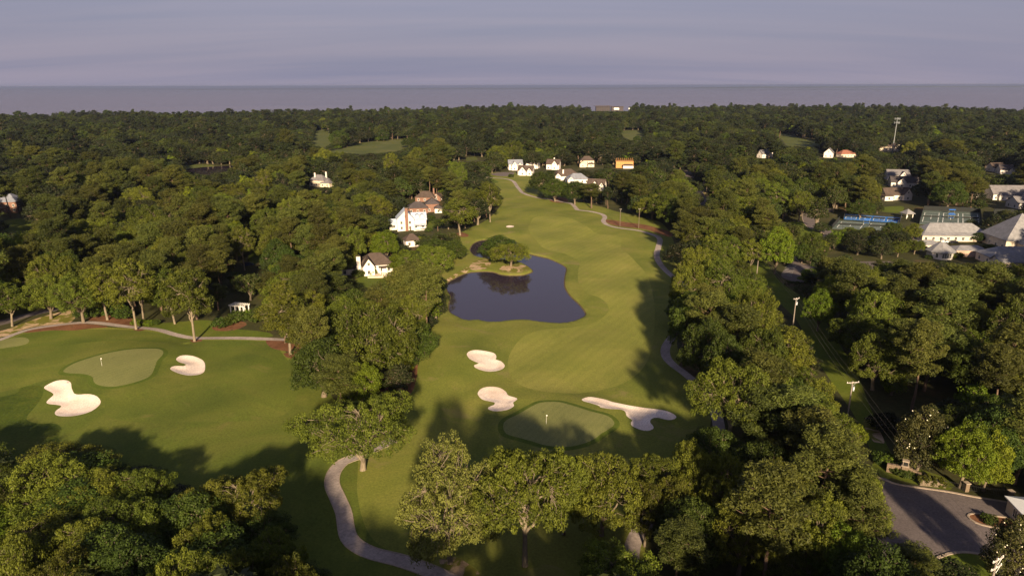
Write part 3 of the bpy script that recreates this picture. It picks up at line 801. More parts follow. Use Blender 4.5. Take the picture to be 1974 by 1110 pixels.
def shape_pine(seed, H=22, R=4.6, start=0.48, nb=24, nleaf=75, size=0.34, per=5, tr=0.30, rc=0.95):
    r = np.random.default_rng(seed)
    k = 9; z = np.linspace(-0.5, H * 0.97, k)
    sway = np.cumsum(r.normal(size=(k, 2)) * 0.16, 0); sway[0] = sway[1] = 0
    T = np.column_stack([sway, z])
    parts = [(T, np.linspace(tr * 1.15, tr * 0.16, k), 8)]
    C, rad = [], []
    for i in range(nb):
        t = (i + r.random()) / nb
        zz = H * (start + (0.985 - start) * t)
        prof = (0.50 + 0.5 * math.sin(min(1, t / 0.45) * math.pi / 2)) * math.sqrt(max(0.05, 1 - ((t - 0.30) / 0.72) ** 2 if t > 0.30 else 1))
        L = R * prof * r.uniform(0.65, 1.15)
        if t < 0.16 and r.random() < 0.4: L *= 0.5
        az = i * 2.4 + r.uniform(-0.5, 0.5)
        el = math.radians(4 + 48 * t + r.uniform(-14, 14))
        b0 = np.array([np.interp(zz, z, T[:, 0]), np.interp(zz, z, T[:, 1]), zz])
        b1 = b0 + np.array([math.cos(az) * math.cos(el), math.sin(az) * math.cos(el), math.sin(el)]) * L
        br = bend(r, b0, b1, 5, 0.10); br[:, 2] += np.linspace(0, 1, 5) ** 2 * 0.10 * L
        parts.append((br, np.linspace(tr * 0.30, 0.035, 5), 4))
        for j in range(per):
            s = r.uniform(0.35, 1.02) if j else 1.0
            p = br[0] + (br[-1] - br[0]) * s
            side = np.array([-math.sin(az), math.cos(az), 0.12]) * r.uniform(-1, 1) * L * 0.34 * (1.1 - 0.4 * s)
            q = p + side + [0, 0, 0.25 + r.uniform(0, 0.3)]
            parts.append((np.array([p, (p + q) / 2 + [0, 0, 0.05], q]), [0.05, 0.04, 0.025], 3))
            C.append(q); rad.append(rc * r.uniform(0.7, 1.25))
    C.append(T[-1] + [0, 0, 0.3]); rad.append(rc)
    V, F, t = leaves(r, np.array(C), np.array(rad), nleaf, size, aspect=0.34, flat=0.88, up=0.40, jit=0.9)
    return wood(parts), (V, F, t)
PROTO = {}
def proto(key, shape, bark_m, leaf_m, W, H):
    (tv, tf), (lv, lf, lt) = shape
    hw = float(np.percentile(np.hypot(lv[:, 0], lv[:, 1]), 97)); hh = float(np.percentile(lv[:, 2], 99.7))
    PROTO[key] = dict(trunk=mesh_np('trunk', tv, tf, M[bark_m], smooth=True), crown=mesh_np('crown', lv, lf, M[leaf_m], tint=lt), R=hw, H=hh)
for i in range(3):
    proto('oak%d' % i, shape_oak(20 + i, 15, 9, 3.6, 0.45, 190, 1.25, 150, 0.20), 'bark_oak', 'leaf_oak', 9, 15)
for i in range(2):
    proto('darkoak%d' % i, shape_oak(30 + i, 14, 7, 3.0, 0.46, 150, 1.30, 150, 0.20, low=-0.45, lumpy=0.12), 'bark_oak', 'leaf_dark', 7, 14)
for i in range(3):
    proto('tall%d' % i, shape_oak(40 + i, 19, 5.2, 7.0, 0.62, 135, 1.10, 130, 0.19, low=-0.6, tr=0.30, lumpy=0.28, bare=(0.05, 0.20, 0.14)[i]), 'bark_pale', 'leaf_oak', 5.2, 19)
for i in range(2):
    proto('bright%d' % i, shape_oak(50 + i, 14, 5.5, 3.0, 0.48, 135, 1.15, 140, 0.19, low=-0.5, tr=0.34, lumpy=0.16), 'bark_oak', 'leaf_bright', 5.5, 14)
proto('spreading', shape_oak(60, 15, 12, 2.6, 0.54, 200, 1.30, 150, 0.19, low=-0.22, tr=0.62, lumpy=0.30, inner=0.04), 'bark_pale', 'leaf_oak', 12, 15)
proto('pale', shape_oak(63, 18, 9, 3.2, 0.48, 420, 0.95, 95, 0.16, bare=0.08, low=-0.75, tr=0.42, inner=0.30), 'bark_pale', 'leaf_pale', 9, 18)
proto('fronttrunk', shape_oak(64, 19, 10, 7.5, 0.60, 240, 1.2, 150, 0.19, low=-0.35, tr=0.55), 'bark_pale', 'leaf_oak', 10, 19)
proto('magnolia', shape_oak(70, 13, 5.5, 1.5, 0.40, 140, 1.2, 150, 0.19, low=-0.7, tr=0.35, lumpy=0.1), 'bark_oak', 'leaf_mag', 5.5, 13)
for i in range(4):
    proto('pine%d' % i, shape_pine(80 + i, 22, 4.8, (0.46, 0.52, 0.42, 0.56)[i], 32, 120, 0.25, rc=1.1), 'bark_pine', 'leaf_pine', 4.8, 22)
proto('shrub', shape_oak(90, 2.0, 1.5, 0.25, 0.4, 34, 0.42, 60, 0.13, low=-0.6, tr=0.05, lumpy=0.1), 'bark_oak', 'leaf_dark', 1.5, 2)
proto('shrubgreen', shape_oak(91, 2.0, 1.5, 0.25, 0.4, 34, 0.42, 60, 0.13, low=-0.6, tr=0.05, lumpy=0.1), 'bark_oak', 'leaf_bright', 1.5, 2)

# coarser trees for the woods beyond, wood and foliage in one mesh each
FAR = []
fcol = bpy.data.collections.new('far_tree_shapes')
def far_proto(name, shape, bark_m, leaf_m):
    (tv, tf), (lv, lf, lt) = shape
    V = np.concatenate([tv, lv]); F = np.concatenate([tf, lf + len(tv)])
    mi = np.concatenate([np.zeros(len(tf), int), np.ones(len(lf), int)])
    tt = np.concatenate([np.zeros(len(tf)), lt])
    o = bpy.data.objects.new(name, mesh_np(name, V, F, [M[bark_m], M[leaf_m]], mi, tint=tt))
    fcol.objects.link(o)
    FAR.append(dict(R=float(np.percentile(np.hypot(lv[:, 0], lv[:, 1]), 97)), H=float(lv[:, 2].max())))
for i in range(4): far_proto('woods_a%d' % i, shape_oak(110 + i, 15, 7.5, 3.5, (0.45, 0.5, 0.4, 0.55)[i], (100, 85, 110, 80)[i], (1.6, 1.9, 1.4, 1.7)[i], 46, 0.40, low=-0.4, lumpy=(0.1, 0.22, 0.15, 0.3)[i]), 'bark_oak', 'leaf_far_shade_tint')
for i in range(3): far_proto('woods_b%d' % i, shape_pine(120 + i, 20, 4.6, 0.42, 18, 34, 0.55, 4, rc=1.1), 'bark_pine', 'leaf_far_shade_tint')
far_proto('woods_c0', shape_oak(130, 18, 5.0, 5.0, 0.55, 80, 1.5, 42, 0.38, low=-0.5), 'bark_pale', 'leaf_far_shade_tint')
far_proto('woods_d0', shape_oak(131, 13, 5.5, 2.5, 0.48, 80, 1.5, 42, 0.38, low=-0.5), 'bark_oak', 'leaf_bright')

# ------------------------------------------------------------------ where trees stand
TREES = []      # dict(x, y, H, R, key, label, group)
def tree_at(px, py, ytop, wpx, key, label=None, H=None):
    """a tree whose foot shows at (px,py), top at row ytop, crown wpx pixels wide"""
    x, y = gp(px, py)
    h = H or height_at(px, ytop, x, y)
    TREES.append(dict(x=x, y=y, H=h, R=max(1.0, 0.5 * wpx * (y * _cp + (CAM_H - h * 0.6) * _sp) / FPX), key=key, label=label))
def tree_top(px, ytop, H, wpx, key, label=None):
    """a tree whose foot is hidden: top seen at (px,ytop), height H"""
    d = ray(px, ytop); t = (H - CAM_H) / d[2]; x, y = d[0] * t, d[1] * t
    TREES.append(dict(x=x, y=y, H=H, R=0.5 * wpx * (y * _cp + (CAM_H - H * 0.6) * _sp) / FPX, key=key, label=label))
# foreground, one by one
tree_at(700, 905, 768, 262, 'spreading', 'broad spreading oak with pale forked limbs over the S-shaped cart path')
tree_at(868, 1086, 862, 208, 'pale', 'pale thin-leaved tree full of bare grey twigs beside the cart path end')
tree_at(1012, 1090, 868, 215, 'fronttrunk', 'large oak with bright slanting bare trunk at the bottom of the frame')
tree_top(1165, 882, 15, 170, 'oak0', 'full oak just below the winged bunker, right of the slanting trunk')
tree_top(1090, 870, 16, 120, 'oak2', 'oak crown overlapping the lower edge of the central green')
tree_top(1342, 968, 12, 150, 'darkoak0', 'round dense tree standing alone beside the half-hidden cart path')
tree_top(1190, 1062, 12, 190, 'oak1', 'oak cut by the bottom frame edge below the half-hidden cart path')
tree_at(1403, 878, 695, 172, 'fronttrunk', 'big fan-shaped oak with pale rising limbs at the end of the winged bunker')
tree_top(1268, 878, 12, 96, 'tall0', 'sparse tree with twisted pale branch tips below the winged bunker')
tree_top(112, 872, 7.5, 190, 'oak1', 'oak with light leaf puffs at the edge of the dark rough')
tree_top(455, 918, 12, 205, 'spreading', 'isolated broad oak at bottom left with puffed lit crown')
tree_top(205, 905, 7.5, 95, 'tall1', 'leaning tree with bare pale limbs at the edge of the dark rough')
tree_top(330, 960, 9, 90, 'darkoak1', 'small dark tree between the two big bottom-left oaks')
tree_top(230, 962, 10, 180, 'oak0', 'oak with grouped puffs in the middle of the bottom-left clump')
for a in ((1335,512,19,85,'oak1'),(1395,505,21,90,'tall1'),(1332,572,18,80,'darkoak0'),(1372,560,22,95,'pine1'),(1368,618,18,95,'darkoak1'),(1420,590,21,100,'pine2'),(1460,556,20,90,'oak0'),(1480,640,20,110,'oak2'),(1405,650,19,90,'darkoak0'),
          (1345,860,14,110,'oak1'),(1300,920,12,90,'oak2'),(1420,880,16,120,'oak0')): tree_top(*a)
for a in ((290,985,9.5,120,'oak2'),(60,960,8,150,'oak1'),(150,1010,11,150,'oak2'),(385,1005,12,130,'oak0'),(520,1035,11,120,'oak1'),(250,1055,13,150,'darkoak0'),(100,1070,13,150,'oak0'),(430,1070,13,140,'oak2'),(555,1085,12,110,'oak0'),(10,1040,13,140,'oak2'),(340,1085,13,140,'oak1'),(-10,905,7,120,'oak0'),
          (1250,930,12,90,'oak0'),(1440,960,14,140,'oak1'),(1500,900,15,140,'oak2'),(1580,960,14,140,'oak0'),(1640,1020,12,130,'bright1'),(1660,920,13,120,'oak1')): tree_top(*a)
# trees along the left path
for a in ((24,629,545,80,'tall0','slim tree at the far left end of the left cart path'), (99,615,530,95,'oak2','forked tree on the dirt strip by the side street'),
          (162,625,530,105,'oak0','oak with its trunk in the red mulch strip beside the left path'), (208,620,512,85,'tall2','slim pale-trunked tree behind the mulch strip'),
          (263,636,500,92,'tall1','tall pale bare-trunked tree rising from the left cart path'), (277,619,505,70,'tall0','pale trunk directly behind the bare-trunked tree on the path'),
          (337,623,515,75,'tall2','leaning pale trunk on the grass above the left cart path'), (375,655,512,92,'tall0','lone straight tree in front of the path above the C-shaped bunker'),
          (560,683,560,105,'tall1','forked pale tree rising from the red mulch bed'), (583,686,575,80,'tall2','second forked tree in the red mulch bed'),
          (625,765,655,125,'darkoak0','dark rounded tree jutting into the left hole above the spreading oak'),
          (660,800,690,95,'pine2','ragged pine with brown dead boughs behind the spreading oak'),
          (720,738,590,175,'oak1','massive dark oak above the red mulch bed by the fairway'), (790,700,630,110,'darkoak1','dark oak leaning over the fairway edge above the mulch bed'),
          (700,790,700,80,'bright1','small fresh green tree below the massive dark oak'),
          (826,668,512,72,'pine0','tall pine at the fairway edge nearest the pond, its trunk bare'), (818,655,520,70,'pine1','tall pine just behind the fairway-edge pine'),
          (795,650,525,80,'pine2','slender pine in the row beside the pond'), (782,645,520,80,'pine3','forked pine in the row beside the pond'),
          (775,645,540,75,'pine0','pine at the inner end of the row beside the pond'), (765,640,545,90,'pine1','broad-topped pine behind the pondside row'),
          (962,499,454,76,'darkoak0','dark tree on the spit reaching into the pond'), (985,513,470,82,'oak1','spreading tree with pale stem on the tip of the pond spit'),
          (945,494,468,36,'oak2','low tree at the root of the pond spit'),
          (887,455,385,78,'tall1','tall leafy tree with its foot in a mulch ring left of the pond'), (945,428,352,48,'tall2','slim tree cluster on the fairway edge beyond the pond'),
          (870,500,462,62,'darkoak1','round dark bush-like tree at the left bank of the pond'), (845,505,460,75,'darkoak0','second round dark tree at the left bank of the pond'),
          (825,520,472,70,'bright0','yellow-green round tree beside the pondside dark trees'), (788,526,480,72,'bright1','yellow-green tree in front of the grey-roofed cottage'),
          (472,522,436,52,'tall1','forked pale-limbed tree beside the parked dark car'), (712,478,440,46,'bright0','lime green tree between the white house and the cottage'),
          (1070,388,345,50,'darkoak0','dark tree on the right path under the brown-roofed houses'), (1048,378,330,60,'darkoak1','dark round tree beside the brown-roofed houses'),
          (1140,402,355,45,'pine1','dark pine right of the brown-roofed houses'), (1108,395,350,44,'darkoak1','dark tree by the path below the slate roof'),
          (1493,530,440,62,'bright0','tall fresh green tree beside the parking lot'), (1500,500,438,48,'bright1','fresh green tree behind the parking lot'),
          (1556,505,448,62,'oak2','parking island tree by the lot'), (1450,442,380,80,'oak0','forked wide tree on the lawn left of the drive'),
          (1598,622,535,70,'bright1','bright row of young trees beside the power line cutting'), (1575,640,560,60,'bright0','yellow-green young tree next to the power line cutting'),
          (1850,940,812,110,'bright0','vivid green tree behind the stone gate wall'), (1895,945,820,80,'bright1','vivid green tree standing over the iron fence'),
          (1768,905,775,92,'magnolia','magnolia with white blooms behind the lantern pillar'), (1945,1130,985,105,'magnolia','magnolia with white blooms in the bottom-right corner'),
          (1637,455,438,28,'oak0','small tree in the row below the green court, first from the left'), (1673,459,438,34,'oak1','small tree in the row below the green court, second from the left'),
          (1716,465,428,38,'darkoak1','dark tree at the right end of the green court'), (1756,468,430,38,'oak2','tree in front of the long metal roof'),
          (1812,458,443,26,'oak0','clipped tree before the long metal-roofed building'), (1840,458,443,26,'oak1','clipped tree before the long metal-roofed building, right of its twin'),
          (1885,466,448,30,'darkoak0','round tree at the end of the long metal-roofed building'), (1905,494,470,32,'darkoak1','dark round tree before the big clubhouse roof'),
          (1762,490,462,42,'oak1','tree left of the octagonal pavilion'), (1730,495,465,40,'oak2','second tree left of the octagonal pavilion'),
          (1545,508,470,34,'darkoak1','shrubby tree at the parking kerb'),
          (1640,300+160,440,30,'oak2','tree behind the parking row, left of the courts'),
          (1658,420,385,52,'darkoak0','large dark tree behind the blue court'), (1560,412,385,40,'bright1','bright tree by the bend of the drive'),
          (655,282,252,42,'darkoak0','dark round oak on the far meadow'), (740,272,262,20,'darkoak1','small dark tree in the middle of the far meadow'), (620,250,236,24,'darkoak0','round oak above the far lawn'),
          (790,285,266,34,'darkoak1','dark tree at the right end of the far meadow'), (520,300,280,30,'oak0', None), (1228,274,262,16,'darkoak0',None)):
    tree_at(*a)

# what the photograph leaves open to view, as outlines in it (nothing may grow in front of these)
VIS = [  # (outline, foot row: only trees nearer than this row are kept out; None = all)
 ([(940,345),(990,343),(1005,362),(1040,380),(1105,398),(1165,417),(1250,444),(1276,465),(1268,490),(1298,532),(1288,560),(1283,640),(1274,690),(1318,732),(1308,780),(1308,812),(1250,850),(1225,880),
   (1190,872),(1150,862),(1060,868),(1000,870),(900,866),(820,866),(800,800),(792,768),(808,700),(832,668),(842,615),(868,600),(866,545),(852,528),(885,508),(892,485),(882,468),(905,448),(935,433),(962,410),(975,385),(962,360)], None),
 ([(0,655),(60,642),(220,637),(390,657),(510,659),(560,692),(572,720),(566,760),(583,790),(556,830),(545,870),(560,905),(640,905),(700,925),(740,940),(735,990),(790,1060),(850,1085),(880,1110),(600,1110),
   (560,1010),(505,918),(440,912),(350,948),(300,918),(215,872),(130,852),(0,865)], None),
 ([(205,622),(300,618),(400,618),(470,632),(510,645),(510,652),(400,650),(300,635)], None),
 ([(0,640),(60,615),(130,602),(150,610),(130,628),(60,635),(0,652)], None),
 ([(757,398),(800,396),(824,420),(824,447),(757,447)], 441), ([(735,424),(762,424),(762,440),(735,440)], 446), ([(820,418),(862,416),(855,442),(825,444)], 446), ([(455,440),(500,440),(500,520),(455,520)], 520), ([(783,374),(850,360),(852,415),(795,415)], 388), ([(685,476),(752,476),(752,534),(685,534)], 520),
 ([(690,532),(740,530),(720,550),(690,548)], 560), ([(784,450),(808,450),(808,475),(784,475)], 476), ([(597,332),(640,332),(640,360),(597,360)], 362),
 ([(0,370),(38,372),(30,420),(0,420)], 424), ([(448,580),(478,580),(478,602),(448,602)], 604),
 ([(975,303),(1045,303),(1045,338),(975,338)], 326), ([(1052,303),(1160,303),(1160,325),(1052,325)], 320), ([(1070,325),(1135,325),(1135,350),(1100,350),(1070,345)], 345), ([(1137,345),(1165,345),(1165,368),(1137,368)], 368),
 ([(1180,300),(1230,300),(1230,326),(1180,326)], 322), ([(1312,310),(1330,310),(1340,340),(1320,340)], 342), ([(1345,370),(1362,370),(1362,395),(1345,395)], 397),
 ([(1456,291),(1490,291),(1490,305),(1456,305)], 306), ([(1578,285),(1652,285),(1652,304),(1578,304)], 302), ([(1695,283),(1735,283),(1735,292),(1695,292)], 293), ([(1717,225),(1728,225),(1724,290),(1716,290)], 292),
 ([(1705,325),(1762,325),(1762,362),(1705,362)], 345), ([(1695,358),(1752,358),(1752,386),(1695,386)], 386), ([(1898,312),(1955,312),(1955,335),(1898,335)], 330), ([(1908,355),(1980,355),(1980,402),(1908,402)], 384),
 ([(1604,408),(1740,408),(1740,442),(1604,442)], 444), ([(1736,398),(1762,398),(1762,424),(1736,424)], 426), ([(1766,404),(1900,404),(1900,462),(1760,458)], 462),
 ([(1780,452),(1900,460),(1900,498),(1780,500)], 500), ([(1905,408),(1974,408),(1974,510),(1905,500)], 510),
 ([(1548,405),(1590,405),(1600,450),(1580,455),(1545,430)], 462), ([(1505,480),(1550,510),(1552,545),(1505,540)], 548), ([(1450,433),(1550,428),(1575,450),(1550,475),(1500,470)], 478),
 ([(1462,490),(1500,545),(1545,575),(1580,630),(1630,700),(1660,760),(1690,830),(1710,890),(1690,840),(1640,770),(1600,720),(1560,660),(1500,585)], None),
 ([(1560,405),(1974,405),(1974,505),(1770,500),(1640,490),(1590,470)], 508),
 ([(1525,570),(1540,570),(1535,640),(1525,620)], 640), ([(1620,722),(1658,722),(1648,795),(1628,795)], 800), ([(1453,478),(1464,478),(1462,530),(1454,525)], 530),
 ([(1690,905),(1730,880),(1840,925),(1974,945),(1974,985),(1895,1075),(1800,1080),(1760,1040),(1745,985),(1700,930)], None), ([(1715,870),(1770,870),(1770,925),(1700,915)], 930), ([(1835,920),(1974,935),(1974,960),(1835,945)], 960),
 ([(608,252),(632,250),(640,275),(620,285),(600,276)], None), ([(630,292),(690,277),(780,268),(800,275),(770,290),(700,296)], None), ([(1195,254),(1240,254),(1235,272),(1208,268)], None),
 ([(1496,258),(1540,266),(1580,275),(1575,283),(1515,280)], None), ([(356,320),(455,318),(430,330),(400,335),(365,332)], None), ([(1140,203),(1212,203),(1212,214),(1140,214)], 216),
 ([(880,300),(935,296),(935,310),(880,312)], None), ([(8,425),(60,425),(55,442),(10,448)], None), ([(600,345),(616,345),(616,362),(600,362)], 362),
 ([(945,332),(990,332),(990,342),(945,342)], None), ([(1212,985),(1290,965),(1262,1010),(1225,1060),(1208,1060)], 1080), ([(990,990),(1050,1000),(1035,1100),(995,1100)], 1095),
]
VIS = [(np.array(p, float), None if r is None else math.hypot(*gp(np.mean([q[0] for q in p]), r))) for p, r in VIS]
# no trunk stands in these (ground plan)
OPEN = [grow(TURF, -0.5)] + [z[1] for z in ZONES if z[0] in ('cart_path', 'lawn', 'pond_bed', 'entrance_road', 'parking_lot', 'drive_road', 'side_street', 'cul_de_sac', 'far_road', 'dirt_patch')]
LOTS = []       # circles kept free round buildings: (x, y, r)
def lot(px, py, r):
    x, y = gp(px, py); LOTS.append((x, y, r))
for a in ((790,440,11),(822,408,12),(716,522,12),(795,472,6),(618,358,14),(5,415,14),(463,600,5),(995,325,11),(1020,322,11),(1012,334,12),(1065,324,11),(1131,320,12),(1203,320,12),(1095,345,16),
          (1110,352,12),(1150,364,11),(1275,312,10),(1472,303,10),(1597,302,9),(1630,302,9),(1700,291,10),(1725,291,9),(1735,345,12),(1740,358,12),(1722,382,13),(1922,330,14),(1945,333,12),(1945,385,18),(1966,398,14),
          (1670,425,24),(1655,438,22),(1749,418,7),(1832,418,26),(1800,424,16),(1860,424,16),(1830,452,22),(1790,452,14),(1870,455,14),(1811,490,11),(1862,486,14),(1885,488,10),(1950,480,24),(1940,505,18),(1975,470,24),(1175,212,40)): lot(*a)

def scatter():
    """woods: jittered stands over the land that is neither mown, paved, built on nor open to view"""
    bands = [(40, 120, 7.6), (120, 330, 9.2), (330, 700, 10.4), (700, 2000, 11.5)]
    P = []
    for y0, y1, s in bands:
        X, Y = np.meshgrid(np.arange(-1650, 1650, s), np.arange(y0, y1, s))
        q = np.stack([X.ravel(), Y.ravel()], 1) + RNG.uniform(-0.48 * s, 0.48 * s, (X.size, 2))
        P.append(q)
    P = np.concatenate(P)
    P = P[(np.abs(P[:, 0]) < 0.80 * P[:, 1] + 45) & (P[:, 1] < shore_y(P[:, 0]) - 6)]
    P = P[~((P[:, 1] < 84) & (P[:, 1] > 66) & (P[:, 0] > -38) & (P[:, 0] < 42))]
    P = P[~((P[:, 0] > 60) & (P[:, 0] < 140) & (P[:, 1] < 84))]
    for o in OPEN: P = P[~inside(P, o)]
    for x, y, r in LOTS: P = P[np.hypot(P[:, 0] - x, P[:, 1] - y) > r]
    T = np.array([(t['x'], t['y'], t['R']) for t in TREES])
    for x, y, r in T: P = P[np.hypot(P[:, 0] - x, P[:, 1] - y) > 0.62 * r + 1.2]
    n = len(P)
    # stands: pines and broadleaves keep to patches
    patch = np.sin(P[:, 0] * 0.021 + 1.0) * np.sin(P[:, 1] * 0.017 + 0.4) + 0.5 * np.sin(P[:, 0] * 0.06 + P[:, 1] * 0.05)
    u = RNG.random(n)
    kind = np.where(u < 0.30 + 0.20 * patch - 0.10 * sstep(300, 700, P[:, 1]), 'pine', np.where(RNG.random(n) < 0.72, 'oak', 'tall')).astype(object)
    kind[(kind != 'pine') & (RNG.random(n) < 0.36)] = 'darkoak'
    kind[(kind != 'pine') & (RNG.random(n) < 0.08)] = 'bright'
    hb = {'pine': (17, 24), 'oak': (12, 18.5), 'tall': (14, 19), 'darkoak': (10, 16), 'bright': (9, 16)}
    wr = {'pine': (4.6, 6.8), 'oak': (6.5, 10.5), 'tall': (4.8, 6.8), 'darkoak': (5.4, 8.6), 'bright': (4.4, 7.0)}
    H = np.array([RNG.uniform(*hb[k]) for k in kind]); R = np.array([RNG.uniform(*wr[k]) for k in kind])
    roll = 1 + 0.16 * np.sin(P[:, 0] * 0.013 + 2 * np.sin(P[:, 1] * 0.009)) * np.sin(P[:, 1] * 0.016 + 0.7)
    H = np.where(P[:, 1] < 66, np.minimum(H, 17.0), np.where(P[:, 1] < 80, np.minimum(H, 13.5), H))
    H = np.where((P[:, 0] < -25) & (P[:, 1] < 125) & (P[:, 1] > 70), np.minimum(H, np.where(P[:, 0] < -60, 8.0, 10.5)), H)
    H = np.where((P[:, 0] < -70) & (P[:, 1] <= 70), np.minimum(H, 9), H)
    off = (P[:, 0] > -58) & (P[:, 0] < -16) & (P[:, 1] > 46) & (P[:, 1] < 68)   # the stand just below the frame
    H = np.where(off, 17.5, H); R = np.where(off, 8.0, R)
    H *= roll; R *= 0.5 + 0.5 * roll
    farther = sstep(250, 600, P[:, 1]); R *= 1 + 0.22 * farther
    tallest = RNG.random(n) < np.where(P[:, 1] > 1100, 0.10, 0.03); H[tallest] *= 1.32
    und = RNG.random(n) < 0.16                        # young growth under the canopy
    H[und] *= 0.5; R[und] *= 0.65
    keep = np.ones(n, bool)
    for attempt in range(4):
        dist = np.hypot(P[:, 0], P[:, 1])
        hit = np.zeros(n, bool)
        S = []
        for fx, fz in [(a, b) for b in (0.36, 0.48, 0.6, 0.72, 0.85) for a in (-0.9, -0.6, -0.3, 0, 0.3, 0.6, 0.9) if abs(a) < 0.7 or 0.4 < b < 0.8] + [(-0.3, 0.97), (0, 1.0), (0.3, 0.97)]:
            S.append(proj(np.column_stack([P[:, 0] + fx * R, P[:, 1], H * fz])))
        for poly, far in VIS:
            c = np.zeros(n, int)
            for s in S: c += inside(s, poly)
            if far is not None: c[dist > far - 2] = 0
            small = (poly[:, 0].max() - poly[:, 0].min()) < 160
            hit |= c >= 1
        if attempt < 3: H[hit] *= 0.70; R[hit] *= 0.80
        else: keep &= ~hit
    P, H, R, kind = P[keep], H[keep], R[keep], kind[keep]
    return P, H, R, kind
SP, SH, SR, SK = scatter()
_d = np.sqrt(SP[:, 0]**2 + SP[:, 1]**2 + CAM_H**2)
_px = proj(np.column_stack([SP, SH * 0.7]))
_in = (_px[:, 0] > -60) & (_px[:, 0] < 2034) & (_px[:, 1] < 1190)
size = np.where(_in, SH * np.sqrt(SR) / _d, 0)
order = np.argsort(-size)
NIND = {'pine': 270, 'broad': 255}
cnt = {'pine': 0, 'broad': 0}
single = np.zeros(len(SP), bool)
for i in order:
    if size[i] <= 0: break
    k = 'pine' if SK[i] == 'pine' else 'broad'
    if cnt[k] < NIND[k]: cnt[k] += 1; single[i] = True
NV = {'pine': 4, 'oak': 3, 'tall': 3, 'darkoak': 2, 'bright': 2}
for i in np.nonzero(single)[0]:
    TREES.append(dict(x=SP[i, 0], y=SP[i, 1], H=SH[i], R=SR[i], key='%s%d' % (SK[i], RNG.integers(NV[SK[i]])), label=None))

# individual trees
LAND = [('the pond', gp(990,560)), ('the white house with the brick chimney', gp(790,440)), ('the grey-roofed cottage', gp(716,522)), ('the white pergola', gp(463,600)),
 ('the red mulch bed by the fairway', gp(765,745)), ('the spreading oak on the path', gp(700,905)), ('the left green', gp(230,715)), ('the C-shaped bunker', gp(365,705)), ('the side street', gp(40,612)),
 ('the bottom-left corner', gp(60,1050)), ('the isolated bottom-left oak', gp(455,1040)), ('the winged bunker', gp(1220,800)), ('the bend of the right path', gp(1270,480)), ('the hidden right path', gp(1300,690)),
 ('the half-hidden cart path', gp(1230,1025)), ('the T-shaped power pole', gp(1636,790)), ('the pole with transformer', gp(1528,640)), ('the parking lot', gp(1535,520)), ('the stone gate wall', gp(1735,915)),
 ('the asphalt entrance', gp(1830,1000)), ('the octagonal pavilion', gp(1811,495)), ('the blue court', gp(1680,425)), ('the grassy lawn by the drive', gp(1510,450)), ('the brick house', gp(822,408)),
 ('the bottom edge right of the round tree', gp(1500,1090)), ('the chimneyed grey roof', gp(618,358)), ('the brown-roofed houses', gp(1095,345)), ('the tree-covered left margin', gp(20,500)), ('the black far pond', gp(400,330)),
 ('the right edge woods', gp(1950,650)), ('the middle of the right woods', gp(1780,620)), ('the car on the left drive', gp(478,512))]
LXY = np.array([l[1] for l in LAND])
ORD = ['nearest', 'second nearest', 'third nearest', 'fourth nearest', 'fifth nearest', 'sixth nearest', 'seventh nearest', 'eighth nearest', 'ninth nearest', 'tenth nearest', 'eleventh nearest', 'twelfth nearest']
TENS = {2: 'twenty', 3: 'thirty', 4: 'forty', 5: 'fifty', 6: 'sixty'}
TEENS = ['thirteenth', 'fourteenth', 'fifteenth', 'sixteenth', 'seventeenth', 'eighteenth', 'nineteenth']
def ordinal(n):
    if n <= 12: return ORD[n - 1]
    if n < 20: return TEENS[n - 13] + ' nearest'
    t, u = divmod(n, 10)
    return (TENS[t][:-1] + 'ieth nearest') if u == 0 else '%s-%s nearest' % (TENS[t], ORD[u - 1].split()[0].replace('nearest', 'first'))
LOOK = {'pine': ('pine_tree', 'olive pine', 'pine'), 'oak': ('oak_tree', 'olive green oak', 'oak'), 'tall': ('slender_tree', 'slender pale-trunked tree', 'tree'), 'darkoak': ('evergreen_oak', 'dark dense oak', 'oak'),
        'bright': ('young_tree', 'fresh green tree', 'tree'), 'spreading': ('oak_tree', '', 'oak'), 'pale': ('bare_oak', '', 'oak'), 'fronttrunk': ('oak_tree', '', 'oak'), 'magnolia': ('magnolia_tree', '', 'magnolia'),
        'shrub': ('shrub', 'dark shrub', 'shrub'), 'shrubgreen': ('shrub', 'green shrub', 'shrub')}
GRP = {'pine': 'pines of the golf course woods', 'oak': 'oaks of the golf course woods', 'tall': 'slender trees of the golf course', 'darkoak': 'dark oaks of the golf course woods', 'bright': 'fresh green trees of the golf course'}
bucket = {}
for t in TREES:
    base = t['key'].rstrip('0123456789'); t['base'] = base
    if t['label'] is None:
        d = np.hypot(LXY[:, 0] - t['x'], LXY[:, 1] - t['y']); j = int(np.argmin(d))
        bucket.setdefault((base, j), []).append((d[j], t))
for (base, j), L in bucket.items():
    L.sort(key=lambda a: a[0])
    for n, (d, t) in enumerate(L, 1):
        t['label'] = '%s, %s such to %s' % (LOOK[base][1], ordinal(n), LAND[j][0])
def plant(t):
    pr = PROTO[t['key']]; name, _, cat = LOOK[t['base']]
    o = empty(name, (t['x'], t['y'], ground_z(t['x'], t['y'])), random.uniform(0, 6.283) if t['base'] not in ('spreading',) else 2.2)
    s = t['R'] / pr['R']; o.scale = (s, s, t['H'] / pr['H'])
    if t['base'] in ('pine', 'tall'): o.rotation_euler = (random.uniform(-0.03, 0.03), random.uniform(-0.03, 0.03), o.rotation_euler[2])
    tag(o, t['label'], cat, GRP.get(t['base']))
    for part in ('trunk', 'crown'):
        c = bpy.data.objects.new(part, pr[part]); COL.objects.link(c); c.parent = o
    return o
